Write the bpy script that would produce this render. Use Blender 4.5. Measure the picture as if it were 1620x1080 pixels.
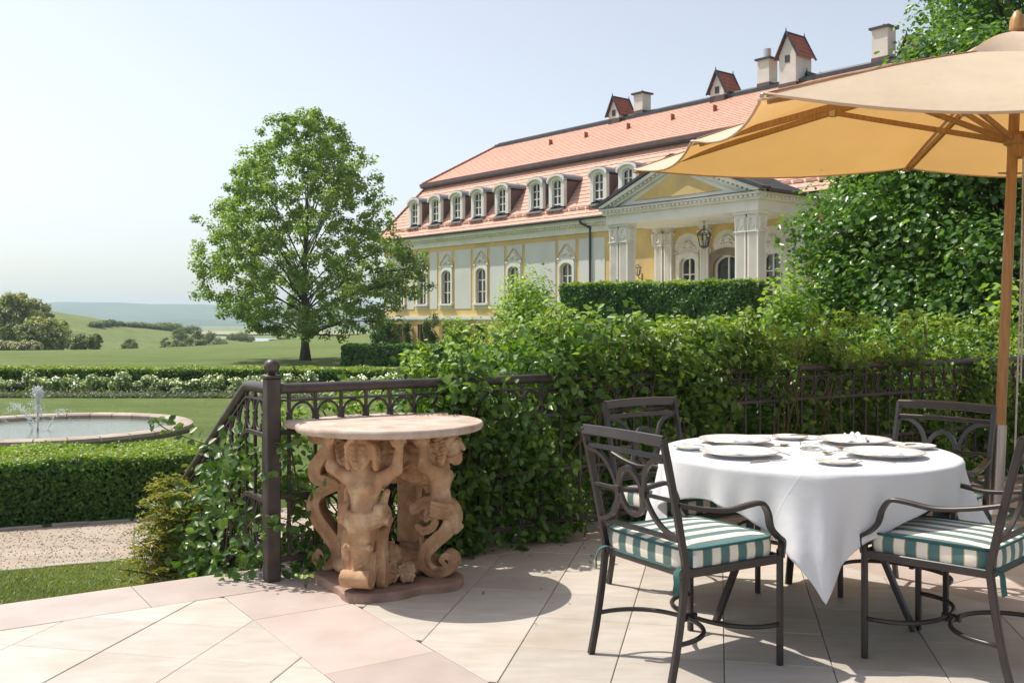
import bpy, bmesh, math, random
import numpy as np
from mathutils import Vector, Matrix

for o in list(bpy.data.objects):
    bpy.data.objects.remove(o)
scene = bpy.context.scene
COL = scene.collection
R = math.radians

# ------------------------------------------------------------------ camera
CAMH = 1.32
cam_d = bpy.data.cameras.new('camera')
cam = bpy.data.objects.new('camera', cam_d)
COL.objects.link(cam)
cam.location = (0, 0, CAMH)
cam.rotation_euler = (R(90), 0, 0)
cam_d.sensor_width = 36.0
cam_d.lens = 35.0
cam_d.shift_y = -36.0 / 1620.0
cam_d.clip_end = 20000.0
cam_d.clip_start = 0.05
scene.camera = cam

# ------------------------------------------------------------------ sky, sun, exposure
SUN_EL = R(59)
SUN_H = Vector((-0.90, 0.44, 0)).normalized()          # horizontal direction towards the sun
w = bpy.data.worlds.new('World')
scene.world = w
w.use_nodes = True
nt = w.node_tree
nt.nodes.clear()
sky = nt.nodes.new('ShaderNodeTexSky')
sky.sky_type = 'NISHITA'
sky.sun_disc = False
sky.sun_elevation = SUN_EL
sky.sun_rotation = math.atan2(SUN_H.x, SUN_H.y)
sky.altitude = 200
sky.air_density = 1.0
sky.dust_density = 2.2
sky.ozone_density = 1.0
bg = nt.nodes.new('ShaderNodeBackground')
bg.inputs['Strength'].default_value = 0.130
wo = nt.nodes.new('ShaderNodeOutputWorld')
hsv = nt.nodes.new('ShaderNodeHueSaturation')            # the whole sky a little paler: summer haze
hsv.inputs['Saturation'].default_value = 0.48
nt.links.new(sky.outputs[0], hsv.inputs['Color'])
nt.links.new(hsv.outputs[0], bg.inputs[0])
nt.links.new(bg.outputs[0], wo.inputs[0])

sun_d = bpy.data.lights.new('sun', 'SUN')
sun_d.energy = 3.9
sun_d.angle = R(0.53)
sun_d.color = (1.0, 0.94, 0.85)
sun = bpy.data.objects.new('sun', sun_d)
COL.objects.link(sun)
sd = Vector((SUN_H.x * math.cos(SUN_EL), SUN_H.y * math.cos(SUN_EL), math.sin(SUN_EL)))
sun.rotation_euler = (-sd).to_track_quat('-Z', 'Y').to_euler()
sun.location = (0, 0, 30)

scene.view_settings.view_transform = 'Standard'
scene.view_settings.look = 'None'
scene.view_settings.exposure = 0.5
scene.view_settings.gamma = 1.0
scene.view_settings.use_curve_mapping = False
scene.cycles.volume_bounces = 2

# ------------------------------------------------------------------ helpers
rng = np.random.default_rng(7)
random.seed(7)

def unit(v):
    v = np.asarray(v, float)
    return v / (np.linalg.norm(v) + 1e-12)

def tag(o, label=None, cat=None, group=None, kind=None):
    if label: o['label'] = label
    if cat: o['category'] = cat
    if group: o['group'] = group
    if kind: o['kind'] = kind
    return o

def empty(name, loc=(0, 0, 0), rz=0.0):
    o = bpy.data.objects.new(name, None)
    COL.objects.link(o)
    o.location = loc
    o.rotation_euler = (0, 0, rz)
    o.empty_display_size = 0.1
    return o

def mesh_obj(name, me, parent=None, loc=None):
    o = bpy.data.objects.new(name, me)
    COL.objects.link(o)
    if parent is not None: o.parent = parent
    if loc is not None: o.location = loc
    return o

def copy_tree(o, parent=None):
    c = o.copy()
    COL.objects.link(c)
    c.parent = parent
    for ch in list(o.children):
        copy_tree(ch, c)
    return c

class MB:
    def __init__(s):
        s.v = []; s.f = []; s.uv = None
    def add(s, verts, faces):
        b = len(s.v)
        s.v.extend([tuple(map(float, p)) for p in verts])
        s.f.extend([tuple(i + b for i in f) for f in faces])
        return s
    def box(s, x0, x1, y0, y1, z0, z1, M=None):
        v = [(x0,y0,z0),(x1,y0,z0),(x1,y1,z0),(x0,y1,z0),(x0,y0,z1),(x1,y0,z1),(x1,y1,z1),(x0,y1,z1)]
        if M is not None: v = [M @ Vector(p) for p in v]
        return s.add(v, [(0,3,2,1),(4,5,6,7),(0,1,5,4),(1,2,6,5),(2,3,7,6),(3,0,4,7)])
    def bbox(s, x0, x1, y0, y1, z0, z1, c=0.004):
        """box with chamfered edges"""
        vs = []; idx = {}
        for sx in (0, 1):
            for sy in (0, 1):
                for sz in (0, 1):
                    X = (x0, x1)[sx]; Y = (y0, y1)[sy]; Z = (z0, z1)[sz]
                    dx = c if sx == 0 else -c; dy = c if sy == 0 else -c; dz = c if sz == 0 else -c
                    idx[sx,sy,sz] = len(vs)
                    vs += [(X, Y+dy, Z+dz), (X+dx, Y, Z+dz), (X+dx, Y+dy, Z)]
        F = []
        for a in (0, 1):
            q = [idx[a,0,0], idx[a,1,0], idx[a,1,1], idx[a,0,1]]; F.append(q if a else q[::-1])
            q = [idx[0,a,0]+1, idx[0,a,1]+1, idx[1,a,1]+1, idx[1,a,0]+1]; F.append(q if a else q[::-1])
            q = [idx[0,0,a]+2, idx[1,0,a]+2, idx[1,1,a]+2, idx[0,1,a]+2]; F.append(q if a else q[::-1])
        for a in (0, 1):
            for b in (0, 1):
                i, j = idx[a,b,0], idx[a,b,1]; q = [i, i+1, j+1, j]; F.append(q if (a+b) % 2 == 0 else q[::-1])
                i, j = idx[a,0,b], idx[a,1,b]; q = [i, j, j+2, i+2]; F.append(q if (a+b) % 2 == 0 else q[::-1])
                i, j = idx[0,a,b], idx[1,a,b]; q = [i+1, i+2, j+2, j+1]; F.append(q if (a+b) % 2 == 0 else q[::-1])
        for k, i in idx.items():
            F.append((i, i+2, i+1) if sum(k) % 2 == 0 else (i, i+1, i+2))
        return s.add(vs, F)
    def tube(s, path, r, n=8, closed=False, sect=None, up=None, cap=True):
        P = [np.array(p, float) for p in path]
        m = len(P)
        rr = r if hasattr(r, '__len__') else [r] * m
        if sect is None:
            sect = [(math.cos(2*math.pi*k/n), math.sin(2*math.pi*k/n)) for k in range(n)]
        n = len(sect)
        T = []
        for i in range(m):
            if closed: t = P[(i+1) % m] - P[i-1]
            else: t = P[min(i+1, m-1)] - P[max(i-1, 0)]
            T.append(unit(t))
        if up is None:
            u0 = np.array((0, 0, 1.0)) if abs(T[0][2]) < 0.9 else np.array((1.0, 0, 0))
        else: u0 = np.array(up, float)
        vs = []
        u = unit(u0 - T[0] * np.dot(u0, T[0]))
        for i in range(m):
            if up is not None:
                u = unit(u0 - T[i] * np.dot(u0, T[i]))
            else:
                u = unit(u - T[i] * np.dot(u, T[i]))
            w_ = np.cross(T[i], u)
            for a, b in sect:
                vs.append(P[i] + rr[i] * (a * w_ + b * u))
        F = []
        for i in range(m if closed else m - 1):
            j = (i + 1) % m
            for k in range(n):
                l = (k + 1) % n
                F.append((i*n+k, i*n+l, j*n+l, j*n+k))
        if cap and not closed:
            F.append(tuple(range(n))[::-1]); F.append(tuple((m-1)*n + k for k in range(n)))
        return s.add(vs, F)
    def bar(s, path, wa, wb, up=None, closed=False):
        a, b = wa / 2, wb / 2
        c = min(a, b) * 0.3
        sect = [(a-c,-b),(a,-b+c),(a,b-c),(a-c,b),(-a+c,b),(-a,b-c),(-a,-b+c),(-a+c,-b)]
        return s.tube(path, 1.0, sect=sect, up=up, closed=closed)
    def lathe(s, prof, n=24, c=(0, 0, 0), caps=True):
        vs = []
        for (r, z) in prof:
            for k in range(n):
                a = 2*math.pi*k/n
                vs.append((c[0] + r*math.cos(a), c[1] + r*math.sin(a), c[2] + z))
        F = []
        for i in range(len(prof) - 1):
            for k in range(n):
                l = (k+1) % n
                F.append((i*n+k, i*n+l, (i+1)*n+l, (i+1)*n+k))
        if caps:
            if prof[0][0] > 1e-6: F.append(tuple(range(n))[::-1])
            if prof[-1][0] > 1e-6: F.append(tuple((len(prof)-1)*n + k for k in range(n)))
        return s.add(vs, F)
    def prism(s, poly, lo, hi, axis='z'):
        n = len(poly)
        def mk(p, h):
            if axis == 'z': return (p[0], p[1], h)
            if axis == 'y': return (p[0], h, p[1])
            return (h, p[0], p[1])
        vs = [mk(p, lo) for p in poly] + [mk(p, hi) for p in poly]
        F = [tuple(range(n))[::-1], tuple(range(n, 2*n))]
        F += [(k, (k+1) % n, n + (k+1) % n, n + k) for k in range(n)]
        return s.add(vs, F)
    def mesh(s, name, mat, smooth=None):
        me = bpy.data.meshes.new(name)
        me.from_pydata(s.v, [], s.f)
        if mat is not None: me.materials.append(mat)
        bm = bmesh.new(); bm.from_mesh(me)
        bmesh.ops.recalc_face_normals(bm, faces=bm.faces)
        bm.to_mesh(me); bm.free()
        if smooth:
            me.polygons.foreach_set('use_smooth', np.ones(len(me.polygons), bool))
            if smooth is not True: me.set_sharp_from_angle(angle=R(smooth))
        me.update()
        return me
    def build(s, name, mat, parent=None, smooth=None, loc=None):
        return mesh_obj(name, s.mesh(name, mat, smooth), parent, loc)

def np_mesh(name, V, F, mat, smooth=False):
    """V (n,3) array, F (m,k) array of equal-sized faces"""
    me = bpy.data.meshes.new(name)
    V = np.ascontiguousarray(V, np.float32); F = np.ascontiguousarray(F, np.int32)
    m, k = F.shape
    me.vertices.add(len(V)); me.vertices.foreach_set('co', V.ravel())
    me.loops.add(m*k); me.loops.foreach_set('vertex_index', F.ravel())
    me.polygons.add(m)
    me.polygons.foreach_set('loop_start', np.arange(0, m*k, k, dtype=np.int32))
    me.polygons.foreach_set('loop_total', np.full(m, k, np.int32))
    if smooth: me.polygons.foreach_set('use_smooth', np.ones(m, bool))
    me.update(calc_edges=True)
    if mat is not None: me.materials.append(mat)
    return me

def interp(x, xs, ys): return np.interp(x, xs, ys)

def arc(c, r, a0, a1, n=12, rz=None, plane='xz'):
    rz = r if rz is None else rz
    out = []
    for i in range(n+1):
        a = R(a0 + (a1-a0)*i/n)
        p, q = r*math.cos(a), rz*math.sin(a)
        out.append((c[0]+p, c[1], c[2]+q) if plane == 'xz' else ((c[0]+p, c[1]+q, c[2]) if plane == 'xy' else (c[0], c[1]+p, c[2]+q)))
    return out

def catmull(P, n=6):
    P = [np.array(p, float) for p in P]
    out = []
    for i in range(len(P)-1):
        p0 = P[max(i-1, 0)]; p1 = P[i]; p2 = P[i+1]; p3 = P[min(i+2, len(P)-1)]
        for k in range(n):
            t = k/n
            out.append(0.5*((2*p1) + (-p0+p2)*t + (2*p0-5*p1+4*p2-p3)*t*t + (-p0+3*p1-3*p2+p3)*t**3))
    out.append(P[-1])
    return out

# ------------------------------------------------------------------ materials
def newmat(name):
    m = bpy.data.materials.new(name)
    m.use_nodes = True
    n = m.node_tree
    return m, n, n.nodes['Principled BSDF'], n.nodes['Material Output']

def noise(n, scale, detail=4, rough=0.55, coord='Object', vec=None, stretch=None):
    t = n.nodes.new('ShaderNodeTexNoise')
    t.inputs['Scale'].default_value = scale
    t.inputs['Detail'].default_value = detail
    t.inputs['Roughness'].default_value = rough
    if coord == 'World':
        g = n.nodes.new('ShaderNodeNewGeometry'); src = g.outputs['Position']
    else:
        c = n.nodes.new('ShaderNodeTexCoord'); src = c.outputs[coord]
    if stretch is not None:
        mp = n.nodes.new('ShaderNodeMapping'); mp.inputs['Scale'].default_value = stretch
        n.links.new(src, mp.inputs['Vector']); src = mp.outputs[0]
    n.links.new(src, t.inputs['Vector'])
    return t.outputs['Fac']

def ramp(n, fac, stops):
    r = n.nodes.new('ShaderNodeValToRGB')
    e = r.color_ramp.elements
    while len(e) < len(stops): e.new(0.5)
    for i, (p, c) in enumerate(stops):
        e[i].position = p; e[i].color = (*c, 1) if len(c) == 3 else c
    n.links.new(fac, r.inputs['Fac'])
    return r.outputs['Color']

def mixc(n, fac, a, b, mode='MIX'):
    m = n.nodes.new('ShaderNodeMix'); m.data_type = 'RGBA'; m.blend_type = mode
    for sock, v in ((0, fac), (6, a), (7, b)):
        if hasattr(v, 'is_linked') or hasattr(v, 'links'): n.links.new(v, m.inputs[sock])
        elif sock == 0: m.inputs[0].default_value = v
        else: m.inputs[sock].default_value = (*v, 1)
    return m.outputs[2]

def bump(n, h, strength, dist=0.01):
    b = n.nodes.new('ShaderNodeBump')
    b.inputs['Strength'].default_value = strength
    b.inputs['Distance'].default_value = dist
    n.links.new(h, b.inputs['Height'])
    return b.outputs['Normal']

def pm(name, c1, c2=None, scale=3.0, rough=0.6, bs=0.0, bscale=40.0, bdist=0.01, metallic=0.0, spec=0.5, coord='Object',
       stretch=None, c3=None, scale3=0.6, th=(0.35, 0.65), rand=0.0):
    """surface with two-tone variation, optional large-scale wear tone, fine relief"""
    m, n, b, o = newmat(name)
    b.inputs['Roughness'].default_value = rough
    b.inputs['Metallic'].default_value = metallic
    b.inputs['Specular IOR Level'].default_value = spec
    if c2 is None: c2 = tuple(x*0.82 for x in c1)
    col = ramp(n, noise(n, scale, coord=coord, stretch=stretch), [(th[0], c1), (th[1], c2)])
    if c3 is not None:
        f = ramp(n, noise(n, scale3, detail=6, coord='World'), [(0.5, (0, 0, 0)), (0.72, (1, 1, 1))])
        col = mixc(n, f, col, c3)
    if rand > 0:
        oi = n.nodes.new('ShaderNodeObjectInfo')
        mr = n.nodes.new('ShaderNodeMapRange')
        mr.inputs[3].default_value = 1 - rand; mr.inputs[4].default_value = 1 + rand
        n.links.new(oi.outputs['Random'], mr.inputs[0])
        cm = n.nodes.new('ShaderNodeCombineColor')
        for k in range(3): n.links.new(mr.outputs[0], cm.inputs[k])
        col = mixc(n, 1.0, col, cm.outputs[0], 'MULTIPLY')
    n.links.new(col, b.inputs['Base Color'])
    if bs > 0:
        n.links.new(bump(n, noise(n, bscale, detail=6, coord=coord, stretch=stretch), bs, bdist), b.inputs['Normal'])
    return m

GAIN = 1.65
def leafmat(name, c1, c2, c3=None, trans=0.3, rough=0.45, spec=0.4):
    m, n, b, o = newmat(name)
    g = n.nodes.new('ShaderNodeNewGeometry')
    c1, c2 = tuple(x*GAIN for x in c1), tuple(x*GAIN for x in c2)
    if c3: c3 = tuple(x*GAIN for x in c3)
    stops = [(0.0, c1), (0.6, c2)] + ([(1.0, c3)] if c3 else [])
    col = ramp(n, g.outputs['Random Per Island'], stops)
    big = ramp(n, noise(n, 0.8, detail=3, coord='World'), [(0.3, (0.72, 0.78, 0.72)), (0.7, (1.15, 1.12, 1.0))])
    col = mixc(n, 1.0, col, big, 'MULTIPLY')
    n.links.new(col, b.inputs['Base Color'])
    b.inputs['Roughness'].default_value = rough
    b.inputs['Specular IOR Level'].default_value = spec
    t = n.nodes.new('ShaderNodeBsdfTranslucent')
    tc = mixc(n, 1.0, col, (1.5, 1.55, 0.5), 'MULTIPLY')
    n.links.new(tc, t.inputs['Color'])
    ms = n.nodes.new('ShaderNodeMixShader')
    ms.inputs[0].default_value = trans
    n.links.new(b.outputs[0], ms.inputs[1]); n.links.new(t.outputs[0], ms.inputs[2])
    n.links.new(ms.outputs[0], o.inputs['Surface'])
    return m

M = {}
M['iron'] = pm('wrought_iron', (0.034, 0.026, 0.024), (0.06, 0.046, 0.042), scale=14, rough=0.42, bs=0.25, bscale=120, bdist=0.002, c3=(0.085, 0.06, 0.05), scale3=9)
M['chair'] = pm('chair_metal', (0.026, 0.020, 0.0185), (0.036, 0.028, 0.025), scale=10, rough=0.36, bs=0.12, bscale=180, bdist=0.001)
M['tile'] = pm('cream_stone', (0.515, 0.465, 0.41), (0.45, 0.40, 0.345), scale=5, rough=0.5, bs=0.12, bscale=60, bdist=0.003, stretch=(1, 3.5, 1), c3=(0.40, 0.335, 0.265), scale3=1.9, rand=0.11, coord='World')
M['pink'] = pm('pink_stone', (0.475, 0.395, 0.355), (0.41, 0.335, 0.295), scale=4, rough=0.5, bs=0.12, bscale=60, bdist=0.003, c3=(0.47, 0.38, 0.335), scale3=2.2, rand=0.10, coord='World')
M['grout'] = pm('joint_mortar', (0.34, 0.29, 0.24), (0.24, 0.20, 0.16), scale=9, rough=0.9)
M['wallstone'] = pm('rough_stone', (0.36, 0.31, 0.25), (0.26, 0.22, 0.18), scale=3, rough=0.85, bs=0.4, bscale=20)
def carved():
    m, n, b, o = newmat('carved_stone')
    c = ramp(n, noise(n, 6, detail=5), [(0.35, (0.53, 0.335, 0.19)), (0.65, (0.33, 0.18, 0.095))])
    p = ramp(n, noise(n, 9, detail=6, coord='World'), [(0.50, (0, 0, 0)), (0.70, (1, 1, 1))])
    c = mixc(n, p, c, (0.61, 0.46, 0.30))
    s = ramp(n, noise(n, 1.0, detail=5, rough=0.65, stretch=(14, 14, 6)), [(0.40, (0.62, 0.52, 0.45)), (0.56, (1, 1, 1))])
    c = mixc(n, 0.3, c, s, 'MULTIPLY')
    f = ramp(n, noise(n, 70, detail=5, rough=0.7), [(0.33, (0.55, 0.48, 0.42)), (0.45, (1, 1, 1))])
    c = mixc(n, 0.45, c, f, 'MULTIPLY')
    n.links.new(c, b.inputs['Base Color']); b.inputs['Roughness'].default_value = 0.78
    b.inputs['Specular IOR Level'].default_value = 0.3
    h = noise(n, 55, detail=8, rough=0.7)
    n.links.new(bump(n, h, 0.5, 0.005), b.inputs['Normal'])
    return m
M['carve'] = carved()
M['slab'] = pm('weathered_slab', (0.56, 0.46, 0.385), (0.44, 0.34, 0.265), scale=9, rough=0.65, bs=0.3, bscale=70, bdist=0.003, c3=(0.36, 0.24, 0.17), scale3=8)
M['plinth'] = pm('plinth_stone', (0.36, 0.23, 0.17), (0.24, 0.15, 0.11), scale=9, rough=0.8, bs=0.4, bscale=60, bdist=0.004)
M['china'] = pm('white_china', (0.82, 0.82, 0.82), (0.80, 0.80, 0.81), scale=2, rough=0.12, spec=0.6)
M['gold'] = pm('gilt_line', (0.62, 0.43, 0.17), (0.5, 0.34, 0.13), scale=20, rough=0.3, metallic=0.8)
M['steel'] = pm('table_silver', (0.72, 0.70, 0.66), (0.6, 0.58, 0.55), scale=30, rough=0.16, metallic=1.0)
M['napkin'] = pm('napkin_linen', (0.82, 0.82, 0.83), (0.77, 0.77, 0.78), scale=12, rough=0.85, bs=0.2, bscale=300, bdist=0.002)
M['piping'] = pm('teal_piping', (0.030, 0.115, 0.105), (0.022, 0.085, 0.08), scale=40, rough=0.8)
M['label'] = pm('white_label', (0.7, 0.7, 0.68), (0.6, 0.6, 0.58), scale=60, rough=0.7)
M['wood'] = pm('oiled_wood', (0.45, 0.245, 0.085), (0.34, 0.165, 0.052), scale=9, rough=0.42, bs=0.15, bscale=60, bdist=0.002, stretch=(9, 9, 0.7))
M['brushed'] = pm('brushed_steel', (0.55, 0.53, 0.50), (0.45, 0.43, 0.41), scale=60, rough=0.3, metallic=1.0, stretch=(1, 1, 0.05))
M['rope'] = pm('cotton_rope', (0.62, 0.58, 0.5), (0.45, 0.42, 0.36), scale=80, rough=0.9, bs=0.5, bscale=300)
M['bark'] = pm('bark', (0.11, 0.085, 0.062), (0.055, 0.042, 0.033), scale=5, rough=0.9, bs=0.8, bscale=14, bdist=0.04, stretch=(1, 1, 0.25))
M['twig'] = pm('green_twig', (0.10, 0.10, 0.035), (0.13, 0.065, 0.03), scale=8, rough=0.7)
M['soil'] = pm('soil', (0.060, 0.043, 0.030), (0.035, 0.025, 0.018), scale=14, rough=0.95, bs=0.8, bscale=40, bdist=0.03)
M['core'] = pm('light_block_dark', (0.020, 0.028, 0.010), (0.030, 0.026, 0.014), scale=9, rough=0.95, bs=1.0, bscale=12, bdist=0.1)  # dark tone of the light-blocking box inside the hedges
# palace
M['ochre'] = pm('ochre_render', (0.74, 0.53, 0.20), (0.68, 0.475, 0.17), scale=0.7, rough=0.85, bs=0.1, bscale=30, c3=(0.5, 0.36, 0.17), scale3=0.3)
M['white'] = pm('white_stucco', (0.78, 0.755, 0.69), (0.72, 0.695, 0.63), scale=0.9, rough=0.8, bs=0.1, bscale=25, c3=(0.62, 0.59, 0.52), scale3=0.7)
M['panel'] = pm('pale_grey_render', (0.66, 0.66, 0.63), (0.61, 0.61, 0.585), scale=0.6, rough=0.85, bs=0.08, bscale=40, stretch=(1, 1, 0.4), c3=(0.56, 0.565, 0.54), scale3=0.35)
M['rooftile'] = pm('clay_tile', (0.65, 0.385, 0.285), (0.53, 0.28, 0.20), scale=4.0, rough=0.75, bs=0.3, bscale=9, bdist=0.05, c3=(0.56, 0.30, 0.22), scale3=0.25)
M['redtile'] = pm('dark_clay_tile', (0.33, 0.085, 0.04), (0.25, 0.06, 0.03), scale=2.2, rough=0.75)
M['slate'] = pm('dark_sheet_metal', (0.052, 0.054, 0.060), (0.035, 0.036, 0.042), scale=1.6, rough=0.5, metallic=0.25)
M['zinc'] = pm('grey_sheet_metal', (0.26, 0.275, 0.295), (0.20, 0.21, 0.23), scale=0.8, rough=0.45, metallic=0.4)
M['brown'] = pm('brown_sheet_metal', (0.12, 0.07, 0.06), (0.085, 0.05, 0.045), scale=1.6, rough=0.55)
M['door_stone'] = pm('brown_door_surround', (0.27, 0.195, 0.135), (0.19, 0.135, 0.095), scale=2, rough=0.7, bs=0.5, bscale=9)
M['glass'] = pm('window_glass', (0.022, 0.026, 0.030), (0.045, 0.045, 0.045), scale=0.5, rough=0.06, spec=0.9)
M['curtain'] = pm('pale_curtain', (0.42, 0.41, 0.38), (0.3, 0.29, 0.27), scale=3, rough=0.9, stretch=(9, 9, 0.2))
M['chim'] = pm('chimney_render', (0.66, 0.63, 0.57), (0.58, 0.55, 0.49), scale=1.2, rough=0.9, bs=0.15, bscale=10)
# garden
M['basin'] = pm('basin_stone', (0.46, 0.385, 0.315), (0.36, 0.29, 0.235), scale=2.5, rough=0.8, bs=0.4, bscale=25, rand=0.12)
M['kerb'] = pm('edging_stone', (0.42, 0.37, 0.31), (0.30, 0.265, 0.22), scale=4, rough=0.85, bs=0.4, bscale=25, rand=0.1)
# ---- materials with their own node set-ups
def grass_ground():
    m, n, b, o = newmat('grass_ground')
    c = ramp(n, noise(n, 0.35, detail=8, rough=0.7, coord='World'), [(0.3, (0.095, 0.130, 0.042)), (0.5, (0.130, 0.165, 0.060)), (0.72, (0.170, 0.195, 0.082))])
    c2 = ramp(n, noise(n, 9.0, detail=6, rough=0.75, coord='World'), [(0.3, (0.62, 0.66, 0.5)), (0.7, (1.3, 1.25, 1.2))])
    c = mixc(n, 1.0, c, c2, 'MULTIPLY')
    far = ramp(n, noise(n, 0.012, detail=5, coord='World'), [(0.42, (0.9, 1.0, 0.8)), (0.62, (1.25, 1.12, 1.15))])
    c = mixc(n, 1.0, c, far, 'MULTIPLY')
    mow = ramp(n, noise(n, 1.0, detail=2, coord='World', stretch=(0.03, 0.9, 1)), [(0.42, (0.90, 0.92, 0.88)), (0.58, (1.10, 1.08, 1.08))])
    c = mixc(n, 1.0, c, mow, 'MULTIPLY')
    n.links.new(c, b.inputs['Base Color'])
    b.inputs['Roughness'].default_value = 0.9
    b.inputs['Specular IOR Level'].default_value = 0.15
    n.links.new(bump(n, noise(n, 22, detail=8, rough=0.8, coord='World'), 0.9, 0.05), b.inputs['Normal'])
    return m
M['grass'] = grass_ground()

def gravel():
    m, n, b, o = newmat('fine_gravel')
    c = ramp(n, noise(n, 90, detail=8, rough=0.8, coord='World'), [(0.25, (0.33, 0.265, 0.21)), (0.5, (0.385, 0.315, 0.25)), (0.75, (0.43, 0.355, 0.29))])
    c2 = ramp(n, noise(n, 1.3, detail=4, coord='World', stretch=(0.5, 2.2, 1)), [(0.35, (0.82, 0.8, 0.76)), (0.65, (1.1, 1.1, 1.1))])
    c = mixc(n, 1.0, c, c2, 'MULTIPLY')
    n.links.new(c, b.inputs['Base Color'])
    b.inputs['Roughness'].default_value = 0.95
    n.links.new(bump(n, noise(n, 150, detail=6, rough=0.8, coord='World'), 0.6, 0.008), b.inputs['Normal'])
    return m
M['gravel'] = gravel()

def canvas():
    m, n, b, o = newmat('parasol_canvas')
    c = ramp(n, noise(n, 2.0, detail=5), [(0.35, (0.80, 0.68, 0.52)), (0.68, (0.75, 0.625, 0.47))])
    st = ramp(n, noise(n, 5.0, detail=7, rough=0.7), [(0.66, (1, 1, 1)), (0.80, (0.72, 0.66, 0.6))])
    c = mixc(n, 1.0, c, st, 'MULTIPLY')
    n.links.new(c, b.inputs['Base Color'])
    b.inputs['Roughness'].default_value = 0.85
    b.inputs['Specular IOR Level'].default_value = 0.2
    nb = n.nodes.new('ShaderNodeTexNoise')
    h = noise(n, 6, detail=6, stretch=(1, 1, 1))
    h2 = noise(n, 400, detail=2)
    ad = n.nodes.new('ShaderNodeMath'); ad.operation = 'MULTIPLY_ADD'; ad.inputs[1].default_value = 0.06
    n.links.new(h2, ad.inputs[0]); n.links.new(h, ad.inputs[2])
    n.links.new(bump(n, ad.outputs[0], 0.35, 0.03), b.inputs['Normal'])
    t = n.nodes.new('ShaderNodeBsdfTranslucent')
    n.links.new(mixc(n, 1.0, c, (0.86, 0.55, 0.19), 'MULTIPLY'), t.inputs['Color'])
    ms = n.nodes.new('ShaderNodeMixShader'); ms.inputs[0].default_value = 0.38
    n.links.new(b.outputs[0], ms.inputs[1]); n.links.new(t.outputs[0], ms.inputs[2])
    n.links.new(ms.outputs[0], o.inputs['Surface'])
    return m
M['canvas'] = canvas()

def linen():
    m, n, b, o = newmat('white_tablecloth_linen')
    c = ramp(n, noise(n, 3.0, detail=5), [(0.35, (0.80, 0.80, 0.82)), (0.68, (0.76, 0.76, 0.785))])
    n.links.new(c, b.inputs['Base Color'])
    b.inputs['Roughness'].default_value = 0.8
    b.inputs['Sheen Weight'].default_value = 0.2
    h = noise(n, 5, detail=5); h2 = noise(n, 700, detail=2)
    ad = n.nodes.new('ShaderNodeMath'); ad.operation = 'MULTIPLY_ADD'; ad.inputs[1].default_value = 0.04
    n.links.new(h2, ad.inputs[0]); n.links.new(h, ad.inputs[2])
    # ironing creases and a stitched hem, laid out on the flat cloth (UV in metres)
    uv = n.nodes.new('ShaderNodeUVMap'); uv.uv_map = 'UVMap'
    sp = n.nodes.new('ShaderNodeSeparateXYZ'); n.links.new(uv.outputs[0], sp.inputs[0])
    def mth(op, a, b_=None, c_=None):
        q = n.nodes.new('ShaderNodeMath'); q.operation = op
        for i_, v_ in enumerate((a, b_, c_)):
            if v_ is None: continue
            if isinstance(v_, (int, float)): q.inputs[i_].default_value = v_
            else: n.links.new(v_, q.inputs[i_])
        return q.outputs[0]
    tot = ad.outputs[0]
    for k_ in (0, 1):
        d_ = mth('PINGPONG', mth('ADD', sp.outputs[k_], 0.0), 0.2)
        cr_ = mth('SUBTRACT', 1.0, mth('MINIMUM', mth('MULTIPLY', d_, 160.0), 1.0))
        tot = mth('MULTIPLY_ADD', cr_, 0.08, tot)
        hm_ = mth('LESS_THAN', mth('ABSOLUTE', mth('SUBTRACT', mth('ABSOLUTE', sp.outputs[k_]), 0.770)), 0.0022)
        tot = mth('MULTIPLY_ADD', hm_, -0.4, tot)
    n.links.new(bump(n, tot, 0.3, 0.02), b.inputs['Normal'])
    t = n.nodes.new('ShaderNodeBsdfTranslucent'); t.inputs['Color'].default_value = (0.8, 0.79, 0.78, 1)
    ms = n.nodes.new('ShaderNodeMixShader'); ms.inputs[0].default_value = 0.22
    n.links.new(b.outputs[0], ms.inputs[1]); n.links.new(t.outputs[0], ms.inputs[2])
    n.links.new(ms.outputs[0], o.inputs['Surface'])
    return m
M['linen'] = linen()

def stripes():
    """teal and cream woven stripes with a thin ochre edge; runs on the U coordinate (metres)"""
    m, n, b, o = newmat('striped_canvas')
    uv = n.nodes.new('ShaderNodeUVMap'); uv.uv_map = 'UVMap'
    sx = n.nodes.new('ShaderNodeSeparateXYZ'); n.links.new(uv.outputs[0], sx.inputs[0])
    d = n.nodes.new('ShaderNodeMath'); d.operation = 'DIVIDE'; d.inputs[1].default_value = 0.086
    n.links.new(sx.outputs[0], d.inputs[0])
    fr = n.nodes.new('ShaderNodeMath'); fr.operation = 'FRACT'; n.links.new(d.outputs[0], fr.inputs[0])
    r = n.nodes.new('ShaderNodeValToRGB'); r.color_ramp.interpolation = 'CONSTANT'
    e = r.color_ramp.elements
    teal = (0.070, 0.150, 0.152, 1); cream = (0.70, 0.65, 0.56, 1); och = (0.42, 0.30, 0.08, 1)
    st = [(0.0, teal), (0.46, och), (0.50, cream), (0.96, och)]
    while len(e) < 4: e.new(0.5)
    for i, (p, c) in enumerate(st): e[i].position = p; e[i].color = c
    n.links.new(fr.outputs[0], r.inputs[0])
    fade = ramp(n, noise(n, 6, detail=5), [(0.3, (0.92, 0.94, 0.95)), (0.7, (1.12, 1.1, 1.08))])
    c = mixc(n, 1.0, r.outputs[0], fade, 'MULTIPLY')
    n.links.new(c, b.inputs['Base Color'])
    b.inputs['Roughness'].default_value = 0.85
    b.inputs['Sheen Weight'].default_value = 0.15
    h = noise(n, 14, detail=5)
    n.links.new(bump(n, h, 0.35, 0.012), b.inputs['Normal'])
    return m
M['stripe'] = stripes()

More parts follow.
